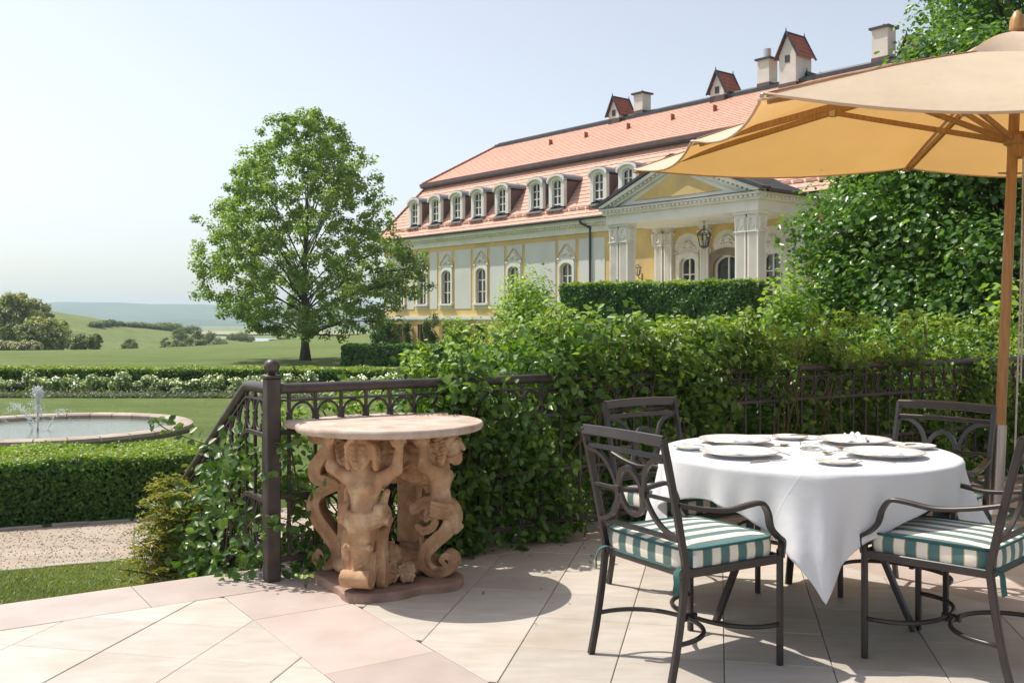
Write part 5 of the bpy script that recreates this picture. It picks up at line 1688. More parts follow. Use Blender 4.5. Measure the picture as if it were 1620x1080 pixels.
# plinth
m = MB()
pl = []
for k in range(72):
    a = 2*math.pi*k/72
    rr = 0.30 + 0.085*abs(math.cos(2*(a-R(168))))**2.2 + 0.010*math.sin(9*a)
    pl.append((rr*math.cos(a), rr*0.98*math.sin(a)-0.01))
n = len(pl)
m.add([(x*1.02, y*1.02, 0.0) for x, y in pl] + [(x*1.02, y*1.02, 0.03) for x, y in pl] + [(x*.985, y*.985, 0.040) for x, y in pl],
      [tuple(range(n))[::-1], tuple(range(2*n, 3*n))] + [(k, (k+1) % n, n+(k+1) % n, n+k) for k in range(n)] + [(n+k, n+(k+1) % n, 2*n+(k+1) % n, 2*n+k) for k in range(n)])
m.build('plinth', M['plinth'], st)
# table top: rounded slab with one drawn-out corner and a moulded rim
m = MB(); ol = []
nn_ = 120
for k in range(nn_):
    a = 2*math.pi*k/nn_
    rr = 0.470
    d1 = (a - R(176) + math.pi) % (2*math.pi) - math.pi; d2 = (a - R(62) + math.pi) % (2*math.pi) - math.pi
    for d in (d1, d2): rr += 0.075*math.exp(-(d/0.085)**2) - 0.030*math.exp(-((abs(d)-0.24)/0.10)**2)
    ol.append((rr*math.cos(a)+0.005, rr*math.sin(a)))
prof = [(0.93, 0.766), (0.965, 0.767), (0.985, 0.771), (0.992, 0.776), (1.0, 0.781), (1.003, 0.790), (0.998, 0.800), (0.985, 0.806), (0.955, 0.808), (0.950, 0.803), (0.942, 0.804), (0.5, 0.806)]
V = []
for s_, z_ in prof: V += [(x*s_, y*s_, z_) for x, y in ol]
F = [tuple(range(nn_))[::-1], tuple((len(prof)-1)*nn_ + k for k in range(nn_))]
for i in range(len(prof)-1): F += [(i*nn_+k, i*nn_+(k+1) % nn_, (i+1)*nn_+(k+1) % nn_, (i+1)*nn_+k) for k in range(nn_)]
m.add(V, F); m.build('table_top', M['slab'], st, smooth=35)
# dry leaves and dirt on the slab
r = np.random.default_rng(18); n = 110
tt_ = r.uniform(.3, 6.0, n); ee_ = -np.abs(r.normal(0, .55, n)) - .05
P = np.stack([P0[0] + AX[0]*tt_ + EX[0]*ee_, P0[1] + AX[1]*tt_ + EX[1]*ee_, np.full(n, .005)], 1)
M['litter'] = pm('dry_litter', (0.22, 0.15, 0.07), (0.10, 0.085, 0.03), scale=30, rough=.9)
tag(leaves('fallen_leaves', P, np.stack([r.normal(0, .25, n), r.normal(0, .25, n), np.ones(n)], 1), r.uniform(.010, .032, n), M['litter'], seed=4, fold=.3), 'dry leaves scattered on the paving along the railing', 'leaves', kind='stuff')
r = np.random.default_rng(8); n = 70
X = r.normal(0.15, .12, n); Y = r.normal(.30, .05, n)
P = np.stack([X + TC[0], Y + TC[1], np.full(n, .8115)], 1)
tag(leaves('fallen_leaves', P, np.stack([r.normal(0, .2, n), r.normal(0, .2, n), np.ones(n)], 1), r.uniform(.008, .03, n), pm('dry_leaf', (0.13, 0.09, 0.045), (0.07, 0.05, 0.03), rough=.9), seed=3), 'small dry leaves lying on the stone table top', 'leaves', kind='stuff')
# ================================================================== dining table and cloth
DC = np.array((1.33, 4.50)); DR = 0.63; DZ = 0.722
dt = tag(empty('dining_table', (DC[0], DC[1], 0)), 'round dining table hidden under the white tablecloth, dark splayed metal legs', 'table')
m = MB(); m.lathe([(0.0, 0.68), (DR-0.03, 0.68), (DR-0.008, 0.69), (DR-0.008, 0.702), (DR-0.012, 0.710), (0, 0.710)], 48, caps=False); m.build('table_top', M['wallstone'], dt, smooth=30)
for k in range(3):
    a = R(200 + 122*k)
    d = np.array((math.cos(a), math.sin(a)))
    m = MB(); m.bar([(*(d*0.47), 0.0), (*(d*0.30), 0.38), (*(d*0.26), 0.68)], 0.034, 0.022, up=(d[0], d[1], 0)); m.build('leg', M['chair'], dt)
m = MB(); m.tube(arc((0, 0, 0.36), 0.305, 0, 360, 36, plane='xy')[:-1], 0.009, n=6, closed=True); m.build('ring_stretcher', M['chair'], dt, smooth=True)

TH0 = R(-101.0); HALF = 0.795
nth = 300; nr1, nr2 = 10, 26
V = []
rcl = np.random.default_rng(3)
for i in range(nr1 + nr2 + 1):
    for k in range(nth):
        th = 2*math.pi*k/nth
        ph = (th - TH0 + math.pi/4) % (math.pi/2) - math.pi/4        # 0 at a corner of the cloth
        pm_ = HALF/math.cos(math.pi/4 - abs(ph))
        if i <= nr1:
            rho = DR*i/nr1
            V.append((rho*math.cos(th), rho*math.sin(th), DZ + 0.0012*math.sin(9*rho*math.cos(th)+1)*math.sin(8*rho*math.sin(th))))
        else:
            f = (i-nr1)/nr2
            h = (pm_-DR)*f
            # slow bend over the table edge, then hanging folds
            be = 0.018
            if h < be*1.57:
                a = h/be; out = be*math.sin(a); dn = be*(1-math.cos(a))
            else:
                out = be; dn = be + (h - be*1.57)
            g = max(0, h-0.015)
            fold = (0.10*math.cos(4*(th-TH0)) + 0.11*math.cos(12*(th-TH0)+0.7+0.5*math.sin(th*2)) + 0.09*math.cos(7*th+1.2) + 0.05*math.cos(23*th+2*math.sin(3*th)))
            fold = fold*g*(0.75+0.9*min(1, g/0.3)) + 0.03*g
            out2 = out + fold*0.68
            rr = DR + max(out2, -0.004 + 0.0*h) + 0.004
            tw = 0.05*g*math.sin(9*th + 0.4)
            V.append((rr*math.cos(th+tw), rr*math.sin(th+tw), DZ - dn*(1-0.10*abs(fold)/(g+1e-3)*0.2)))
F = []
for i in range(nr1+nr2):
    for k in range(nth):
        l = (k+1) % nth
        F.append((i*nth+k, i*nth+l, (i+1)*nth+l, (i+1)*nth+k))
V = np.array(V) + np.array((DC[0], DC[1], 0)); 
ccl, csl = math.cos(TH0 + math.pi/4), math.sin(TH0 + math.pi/4)
fl_ = []
for i in range(nr1 + nr2 + 1):
    for k in range(nth):
        th = 2*math.pi*k/nth; ph = (th - TH0 + math.pi/4) % (math.pi/2) - math.pi/4
        rho = DR*i/nr1 if i <= nr1 else DR + (HALF/math.cos(math.pi/4 - abs(ph)) - DR)*(i-nr1)/nr2
        x_, y_ = rho*math.cos(th), rho*math.sin(th); fl_.append((x_*ccl + y_*csl, -x_*csl + y_*ccl))
fl_ = np.array(fl_, np.float32)
tc = mesh_obj('tablecloth', np_mesh('tablecloth', V, np.array(F), M['linen'], True))
tc.data.uv_layers.new(name='UVMap').data.foreach_set('uv', fl_[np.array(F)].reshape(-1, 2).ravel())
tag(tc, 'square white tablecloth draped over the round table, corner hanging in front', 'tablecloth')
so = tc.modifiers.new('thickness', 'SOLIDIFY'); so.thickness = 0.0022; so.offset = -1

# ================================================================== tableware
def plate(name, label, x, y, r, rim=True, h=0.022, group=None):
    p = tag(empty(name, (x, y, DZ+0.0022)), label, 'plate', group)
    m = MB(); m.lathe([(0.0, 0.004), (r*.50, 0.004), (r*.54, 0.0), (r*.58, 0.0), (r*.60, 0.005), (r*.70, h*.45), (r, h), (r*1.004, h+.0025), (r*.99, h+.004), (r*.70, h*.55+.004), (r*.60, .010), (0, .009)], 56, caps=False)
    m.build('dish', M['china'], p, smooth=50)
    if rim:
        m = MB(); m.lathe([(r*.994, h+.0042), (r*1.005, h+.0030), (r*1.005, h+.0018), (r*.994, h+.0036)], 56, caps=False); m.build('gilt_rim', M['gold'], p, smooth=True)
    return p
def napkin(label, x, y, z, w_, d_, rz, seed, lump=0.012):
    r = np.random.default_rng(seed); n = 22
    us = np.linspace(-1, 1, n); U, Vv = np.meshgrid(us, us)
    ph = r.uniform(0, 6, 6)
    Z = lump*(0.8 + 0.5*np.sin(3.1*U+ph[0])*np.cos(2.3*Vv+ph[1]) + 0.45*np.sin(6*U*Vv+ph[2]) + 0.3*np.sin(7*Vv+2*U+ph[3]))
    edge = np.clip((1-np.maximum(np.abs(U), np.abs(Vv)))*4, 0, 1)
    Z = np.maximum(Z*(0.25+.75*edge), 0.0005)
    X = U*w_/2*(1+.06*np.sin(3*Vv+ph[4])); Y = Vv*d_/2*(1+.08*np.sin(2.5*U+ph[5]))
    top = np.stack([X, Y, Z+.002], -1).reshape(-1, 3); bot = np.stack([X, Y, np.maximum(Z-.004, 0)], -1).reshape(-1, 3)
    i = np.arange(n*n).reshape(n, n)
    F = np.stack([i[:-1, :-1], i[:-1, 1:], i[1:, 1:], i[1:, :-1]], -1).reshape(-1, 4)
    b = np.concatenate([i[0, :], i[1:, -1], i[-1, -2::-1], i[-2:0:-1, 0]])
    side = np.stack([b, np.roll(b, -1), np.roll(b, -1)+n*n, b+n*n], 1)
    me = np_mesh('napkin', np.concatenate([top, bot]), np.concatenate([F, F[:, ::-1]+n*n, side[:, ::-1]]), M['napkin'], True)
    o = mesh_obj('napkin', me); o.location = (x, y, z); o.rotation_euler = (0, 0, rz)
    tag(o, label, 'napkin', 'napkins on the dinner plates')
PL = [('A', 0.987, 4.325, 'nearest left chair', 0.170), ('B', 1.063, 4.755, 'rear left chair', 0.170), ('C', 1.635, 4.755, 'bluish rear chair', 0.170), ('D', 1.608, 4.306, 'front right chair', 0.170)]
for i, (k, x, y, who, r_) in enumerate(PL):
    plate('dinner_plate', 'large white dinner plate with gold rim set for the ' + who, x, y, r_, group='dinner plates')
    napkin('folded white napkin on the dinner plate of the ' + who, x, y, DZ+0.0125, 0.13, 0.12, 0.6*i, 30+i, 0.016 if k != 'C' else 0.026)
for (x, y, who) in ((0.825, 4.54, 'nearest the left chair arm'), (1.375, 4.92, 'at the far side of the table'), (1.335, 4.08, 'at the front edge of the table'), (1.853, 4.57, 'at the right edge of the table')):
    p = plate('side_plate', 'small white side plate with butter knife ' + who, x, y, 0.088, rim=True, h=0.014, group='side plates')
def knife_mesh(L_=0.21):
    m = MB(); m.tube([(0, -L_/2, 0.004), (0, -L_/2+.02, .005), (0, -0.01, .0045), (0, 0.0, .004)], [.004, .0065, .005, .0045], n=8)
    m.prism([(-.003, 0), (.006, 0.01), (.0075, L_*.38), (.004, L_*.5), (-.003, L_*.44)], .0025, .0045)
    return m.mesh('knife', M['steel'], 40)
def fork_mesh(L_=0.20):
    m = MB(); m.bar([(0, -L_/2, .003), (0, -L_*.2, .006), (0, L_*.12, .005), (0, L_*.2, .006)], .008, .003)
    m.prism([(-.009, L_*.2), (.009, L_*.2), (.011, L_*.3), (-.011, L_*.3)], .0045, .0065)
    for q in range(4): m.bar([(-.009+q*.006, L_*.295, .0055), (-.0085+q*.0057, L_*.5, .008)], .003, .002)
    return m.mesh('fork', M['steel'])
def spoon_mesh(L_=0.19):
    m = MB(); m.bar([(0, -L_/2, .003), (0, -L_*.1, .006), (0, L_*.25, .005)], .007, .003)
    V = []; n = 14
    for (f, z) in ((1.0, .009), (.7, .005), (.3, .003), (0.02, .0025)):
        for k in range(n):
            a = 2*math.pi*k/n; V.append((.020*f*math.cos(a), L_*.37 + .031*f*math.sin(a), z))
    m.add(V, [(i*n+k, i*n+(k+1) % n, (i+1)*n+(k+1) % n, (i+1)*n+k) for i in range(3) for k in range(n)])
    return m.mesh('spoon', M['steel'], True)
KM, FM, SM, BM = knife_mesh(), fork_mesh(), spoon_mesh(), knife_mesh(0.165)
def lay(name, me, x, y, rz, label, z=DZ+.0025, tilt=0.0):
    o = mesh_obj(name, me); o.location = (x, y, z); o.rotation_euler = (tilt, 0, rz); tag(o, label, name, 'cutlery on the dining table'); return o
for (k, x, y, who, r_) in PL:
    inn = unit((DC[0]-x, DC[1]-y)); sd_ = np.array((inn[1], -inn[0])); rz = math.atan2(inn[1], inn[0]) - math.pi/2
    off = 0.192
    lay('knife', KM, x + sd_[0]*off, y + sd_[1]*off, rz, 'dinner knife right of the plate set for the ' + who)
    lay('fork', FM, x - sd_[0]*off, y - sd_[1]*off, rz, 'dinner fork left of the plate set for the ' + who)
    lay('spoon', SM, x + inn[0]*0.215, y + inn[1]*0.215, rz + 1.45, 'dessert spoon lying above the plate set for the ' + who)
for (x, y, rz, who) in ((0.825, 4.54, .5, 'nearest the left chair arm'), (1.375, 4.92, 1.2, 'at the far side of the table'), (1.335, 4.08, 1.75, 'at the front edge of the table'), (1.853, 4.57, -1.0, 'at the right edge of the table')):
    lay('butter_knife', BM, x, y, rz, 'butter knife resting across the side plate ' + who, z=DZ+.0185)
gl = tag(empty('glass_dish', (1.36, 4.53, DZ+.0025)), 'low clear glass dish in the middle of the table', 'glass dish')
m = MB(); m.lathe([(0.0, 0.0), (0.046, 0.0), (0.050, 0.004), (0.050, 0.034), (0.047, 0.035), (0.044, 0.033), (0.043, 0.010), (0, 0.009)], 40, caps=False); m.build('bowl', M['clear'], gl, smooth=40)

# ================================================================== chairs
def make_chair():
    ch = empty('garden_chair')
    mt = M['chair']
    Wb, Wf = 0.235, 0.25
    def bk(z): return -0.225 - 0.02*max(0, (0.42-z)/0.42)*2.2 - 0.20*max(0, z-0.42) - 0.06*max(0, z-.42)**2
    for sx in (-1, 1):
        m = MB(); pts = [(sx*Wb, bk(z)-(.03*(1-z/.42)**2 if z < .42 else 0), z) for z in (0, .1, .2, .3, .42, .52, .62, .72, .82, .895)]
        m.bar(pts, 0.021, 0.027, up=(0, 1, 0)); m.build('rear_leg', mt, ch)
        m = MB(); m.bar([(sx*Wf, 0.235, 0), (sx*Wf, 0.235, 0.2), (sx*Wf, 0.235, 0.44)], 0.022, 0.022); m.build('front_leg', mt, ch)
        m = MB()
        arm = catmull([(sx*Wb, bk(.655)+.01, .655), (sx*(Wb+.012), -.16, .632), (sx*(Wb+.022), -.04, .618), (sx*(Wb+.028), .07, .630), (sx*(Wb+.030), .125, .628), (sx*(Wb+.028), .158, .590), (sx*(Wb+.022), .180, .530), (sx*(Wf+.012), .215, .492), (sx*(Wf+.004), .245, .470), (sx*Wf, .240, .41)], 5)
        m.bar(arm, 0.030, 0.016, up=(sx*.0001, .5, .86)) if False else m.tube(arm, 1.0, sect=[(.015, -.008), (.015, .004), (.010, .008), (-.010, .008), (-.015, .004), (-.015, -.008)])
        m.build('arm', mt, ch, smooth=35)
        m = MB()
    m = MB(); m.bar([(-Wb, bk(.885), .885), (-Wb/2, bk(.885)-.012, .889), (0, bk(.885)-.016, .890), (Wb/2, bk(.885)-.012, .889), (Wb, bk(.885), .885)], 0.022, 0.040, up=(0, .2, 1)); m.build('top_rail', mt, ch)
    for nm, z in (('upper_back_bar', .825), ('lower_back_bar', .525)):
        m = MB(); m.bar([(-Wb, bk(z), z), (0, bk(z)-(.012 if z > .6 else .004), z+.003), (Wb, bk(z), z)], 0.016, 0.020, up=(0, .2, 1)); m.build(nm, mt, ch)
    def bp(x, z): return (x, bk(z)-.008, z)
    m = MB(); m.tube([bp(.068*math.cos(a), .672 + .088*math.sin(a)) for a in np.linspace(0, 2*math.pi, 28, endpoint=False)], 1, closed=True, sect=[(.010, -.007), (.010, .007), (-.010, .007), (-.010, -.007)], up=(0, 1, .2)); m.build('back_ring', mt, ch, smooth=35)
    for sx in (-1, 1):
        m = MB()
        pts = catmull([bp(sx*.225, .815), bp(sx*.165, .806), bp(sx*.115, .770), bp(sx*.088, .715), bp(sx*.082, .672), bp(sx*.092, .63), bp(sx*.125, .58), bp(sx*.17, .548), bp(sx*.228, .530)], 5)
        m.tube(pts, 1, sect=[(.009, -.007), (.009, .007), (-.009, .007), (-.009, -.007)], up=(0, 1, .2)); m.build('back_scroll', mt, ch, smooth=35)
        m = MB(); m.bar([bp(sx*.082, .672), bp(sx*.232, .672)], .012, .014); m.bar([bp(sx*.062, .672), bp(sx*.092, .672)], .024, .030); m.build('back_link', mt, ch)
    m = MB()
    z = .405
    m.bar([(-Wb, -.225, z), (Wb, -.225, z)], .02, .032, up=(0, 0, 1)); m.bar([(-Wf, .235, z), (Wf, .235, z)], .02, .032, up=(0, 0, 1))
    for sx in (-1, 1): m.bar([(sx*Wb, -.225, z), (sx*Wf, .235, z)], .02, .032, up=(0, 0, 1))
    m.build('seat_frame', mt, ch)
    for k in range(6):
        y = -.19 + k*.078
        m = MB(); m.box(-.245, .245, y-.022, y+.022, .402, .4075); m.build('seat_slat', mt, ch)
    for (yl, w_, yy) in ((0.235, Wf, 0.015), (-.268, Wb, -0.015)):
        m = MB(); s_ = 1 if yl > 0 else -1
        pts = [(w_*math.cos(a), yl - s_*abs(yl-yy)*math.sin(a)**0.8, .155) for a in np.linspace(0, math.pi, 22)]
        m.tube(pts, .0095, n=8); m.build('stretcher', mt, ch, smooth=True)
    m = MB(); m.bar([(0, -.035, .155), (0, .035, .155)], .022, .026); m.build('stretcher_clasp', mt, ch)
    # cushion with boxing stripes
    hw, hd, z0, z1 = .238, .232, .412, .487
    n = 21; bmv = []; uvl = []
    def rnd(u, v):
        x, y = hw*u, hd*v
        q = max(abs(u), abs(v)); e = (abs(u)**8 + abs(v)**8)**(1/8)
        return x*q/max(e, 1e-6), y*q/max(e, 1e-6)
    g = np.linspace(-1, 1, n); V = []; F = []; UV = []
    for iz, sgn in ((0, 1), (1, -1)):
        b = len(V)
        for j in range(n):
            for i in range(n):
                x, y = rnd(g[i], g[j])
                puff = .016*(1-g[i]**4)*(1-g[j]**4)
                V.append((x, y, z1 + puff if sgn > 0 else z0 - puff*.1))
        for j in range(n-1):
            for i in range(n-1):
                f = (b+j*n+i, b+j*n+i+1, b+(j+1)*n+i+1, b+(j+1)*n+i)
                F.append(f if sgn > 0 else f[::-1])
                UV.append([V[q][0]+.241 for q in F[-1]])
    per = [(i, 0) for i in range(n-1)] + [(n-1, j) for j in range(n-1)] + [(i, n-1) for i in range(n-1, 0, -1)] + [(0, j) for j in range(n-1, 0, -1)]
    ring_ = []; acc = 0.0; prev_ = None
    b = len(V)
    for (i, j) in per + [per[0]]:
        x, y = rnd(g[i], g[j])
        if prev_: acc += math.hypot(x-prev_[0], y-prev_[1])
        prev_ = (x, y); ring_.append((x, y, acc))
    nl = 5
    for q in range(nl):
        f = q/(nl-1); bul = 1 + .022*math.sin(math.pi*f)
        for (x, y, a_) in ring_: V.append((x*bul, y*bul, z1 + (z0-z1)*f))
    m_ = len(ring_)
    for q in range(nl-1):
        for k in range(m_-1):
            F.append((b+q*m_+k, b+(q+1)*m_+k, b+(q+1)*m_+k+1, b+q*m_+k+1))
            UV.append([ring_[k][2], ring_[k][2], ring_[k+1][2], ring_[k+1][2]])
    me = np_mesh('cushion', np.array(V), np.array(F), M['stripe'], True)
    uvl = me.uv_layers.new(name='UVMap')
    flat = np.zeros((len(F)*4, 2), np.float32); flat[:, 0] = np.array(UV).ravel()
    uvl.data.foreach_set('uv', flat.ravel())
    cu = mesh_obj('cushion', me, ch)
    m = MB()
    for zc in (z1, z0): m.tube([(x*1.004, y*1.004, zc) for (x, y, a_) in ring_[:-1]], .0055, n=6, closed=True)
    m.build('piping', M['piping'], cu, smooth=True)
    for sx in (-1, 1):
        m = MB(); m.tube(catmull([(sx*.215, -.232, .42), (sx*.225, -.262, .41), (sx*.238, -.272, .375), (sx*.232, -.275, .335)], 4), 1, sect=[(.011, -.002), (.011, .002), (-.011, .002), (-.011, -.002)]); m.build('tie', M['piping'], cu)
    m = MB(); m.box(.2425, .2445, -.20, -.178, .425, .468); m.build('care_label', M['label'], cu)
    return ch
chair0 = make_chair()
chairs = [
    ((0.690, 3.885), 32.0, 'nearest garden chair left of the table, seen from behind, striped cushion'),
    ((1.715, 3.885), 135.0, 'front right garden chair beside the parasol pole, striped cushion half in shade'),
    ((0.845, 4.85), -56.0, 'garden chair at the far left of the table in front of the roses'),
    ((1.90, 4.70), -137.0, 'garden chair at the far right of the table with bluish sky sheen'),
    ((4.18, 7.55), 150.0, 'far garden chair cut by the right border behind the parasol pole'),
]
for i, (c, ang, lab) in enumerate(chairs):
    o = chair0 if i == 0 else copy_tree(chair0)
    o.location = (c[0], c[1], 0.002); o.rotation_euler = (0, 0, R(ang - 90))
    tag(o, lab, 'chair', 'striped cushion garden chairs')

# ================================================================== parasol
UB = np.array((3.2, 6.58)); UT = np.array((3.34, 6.58))
um = tag(empty('parasol', (UB[0], UB[1], 0)), 'large beige canvas parasol with wooden pole and ribs over the dining table', 'parasol')
def uc(x, y, z): return (x + UT[0]-UB[0], y + UT[1]-UB[1], z)
PK = 3.12
ends = []
for k in range(8):
    dx, dy = [(-1, -1), (-1, 0), (-1, 1), (0, 1), (1, 1), (1, 0), (1, -1), (0, -1)][k]
    X, Y = dx*2.15, dy*1.86
    if (dx, dy) == (-1, 1): X = -2.30
    ends.append(np.array((X, Y, 2.485 + 0.053*Y + (0.0 if dx*dy else 0.012))))
V = []; F = []; nu, nv = 12, 22
base_ = 0
apex = np.array((0, 0, PK))
hem = []
for k in range(8):
    a, b = ends[k], ends[(k+1) % 8]
    for j in range(nv+1):
        v = 0.10 + 0.90*j/nv
        for i in range(nu+1):
            u = i/nu
            rim = a*(1-u) + b*u
            p = apex*(1-v) + rim*v
            q = 4*u*(1-u)
            p = p + np.array((0, 0, 0.10*math.sin(math.pi*min(v, 1)*0.5*2)*0.25))
            p[2] -= q*(0.06*v**1.6 + 0.02*v**6)
            p[:2] *= 1 - q*0.03*v**3
            p[2] += (0.005*math.sin(v*26 + u*5 + k)*q + 0.004*math.sin(u*40 + v*9 + k*2)*(1-q)**2)*v
            V.append(uc(*p))
            if j == nv and i < nu: hem.append(uc(p[0], p[1], p[2]))
    for j in range(nv):
        for i in range(nu):
            o_ = base_ + j*(nu+1)+i
            F.append((o_, o_+1, o_+nu+2, o_+nu+1))
    base_ += (nu+1)*(nv+1)
cn = mesh_obj('canopy', np_mesh('canopy', np.array(V), np.array(F), M['canvas'], True), um)
m = MB(); m.tube(hem, .009, n=6, closed=True); m.build('hem', M['canvas'], cn, smooth=True)
for k in range(8):
    p = ends[k]; d = unit(p - apex)
    m = MB(); q = p - d*0.02 - np.array((0, 0, .028)); m.bbox(-.035, .035, -.09, .02, -.006, .006, .002)
    o = m.build('rib_pocket', M['canvas'], cn); o.location = uc(*q); o.rotation_euler = (math.asin(-d[2])*-1, 0, math.atan2(d[1], d[0]) - math.pi/2)
    m = MB(); m.tube([(.010*math.cos(a), .010*math.sin(a), 0) for a in np.linspace(0, 6.283, 12, endpoint=False)], .004, n=5, closed=True)
    o = m.build('grommet', M['brushed'], cn); o.location = uc(p[0]*1.003, p[1]*1.003, p[2]-.012); o.rotation_euler = (1.2, 0, math.atan2(d[1], d[0]) - math.pi/2)
for k in range(8):
    p = ends[k]
    m = MB(); m.bar([uc(*(apex*(1-v) + p*v + np.array((0, 0, 0.025*math.sin(math.pi*v) + .003)))) for v in np.linspace(.12, .985, 14)], .030, .003, up=(0, 0, 1)); m.build('seam', M['canvas'], cn)
# vent cap
V = []; F = []; base_ = 0
for k in range(8):
    a, b = ends[k], ends[(k+1) % 8]
    for j in range(9):
        v = j/8
        for i in range(9):
            u = i/8; rim = (a*(1-u) + b*u)
            rim = np.array((rim[0]*.26, rim[1]*.26, PK - 0.185))
            top = np.array((0, 0, PK+0.10))
            p = top*(1-v) + rim*v; q = 4*u*(1-u)
            p[2] += .035*math.sin(math.pi*v) - q*.05*v**2
            p[:2] *= 1 - q*.07*v**2
            V.append(uc(*p))
    for j in range(8):
        for i in range(8):
            o_ = base_ + j*9+i; F.append((o_, o_+1, o_+10, o_+9))
    base_ += 81
mesh_obj('vent_cap', np_mesh('vent_cap', np.array(V), np.array(F), M['canvas'], True), um)
for k in range(8):
    p = ends[k]; a = apex*0.96 + p*0.04 - np.array((0, 0, .06)); b = p - unit(p-apex)*.05 - np.array((0, 0, .035))
    m = MB(); m.bar([uc(*a), uc(*b)], .026, .042, up=(0, 0, 1)); m.build('rib', M['wood'], um)
    hub = np.array((unit(p[:2])[0]*.07, unit(p[:2])[1]*.07, 2.50)); mid = apex*.58 + p*.42 - np.array((0, 0, .055))
    m = MB(); m.bar([uc(*hub), uc(*mid)], .024, .036, up=(0, 0, 1)); m.build('strut', M['wood'], um)
    m = MB(); mm = np.array(uc(*mid)); m.bbox(-.022, .022, -.022, .022, -.03, .03, .003); o = m.build('bracket', M['brushed'], um); o.location = mm; o.rotation_euler = (0, 0, math.atan2(p[1], p[0]))
m = MB(); m.lathe([(.05, -.11), (.062, -.10), (.062, -.03), (.085, -.015), (.088, .035), (.06, .045), (.055, .06)], 20); o = m.build('hub', M['wood'], um, smooth=35); o.location = uc(0, 0, 2.49)
m = MB(); m.lathe([(.05, -.06), (.075, -.05), (.075, .02), (.05, .03)], 20); o = m.build('top_hub', M['wood'], um, smooth=35); o.location = uc(0, 0, PK-.06)
def pp(z): return ((UT[0]-UB[0])*z/3.1, 0, z)
m = MB(); m.tube([pp(.55), pp(1.5), pp(2.4), pp(3.2)], .0335, n=20); m.build('pole', M['wood'], um, smooth=40)
m = MB(); m.tube([pp(.0), pp(.06), pp(.30), pp(.62)], .040, n=20); m.build('pole_sleeve', M['brushed'], um, smooth=40)
m = MB(); m.lathe([(.0, .0), (.30, .0), (.30, .028), (.285, .036), (.08, .040), (.06, .075), (.042, .08)], 40); m.build('base_plate', M['brushed'], um, smooth=35)
m = MB(); m.lathe([(.03, 0), (.05, .02), (.046, .08), (.025, .13), (.0, .15)], 16); o = m.build('finial', M['wood'], um, smooth=35); o.location = uc(0, 0, PK+.09)
m = MB(); m.tube([(pp(2.28)[0]-.09, 0, 2.28), (pp(2.28)[0]+.09, 0, 2.28)], .006, n=6); m.build('locking_pin', M['brushed'], um)
for dx, z0_ in ((.045, .35), (.062, .9)):
    m = MB(); m.tube(catmull([(pp(2.45)[0]+dx, -.05, 2.45), (pp(1.6)[0]+dx+.02, -.05, 1.6), (pp(z0_)[0]+dx+.035, -.05, z0_)], 6), .006, n=6); m.build('rope', M['rope'], um)

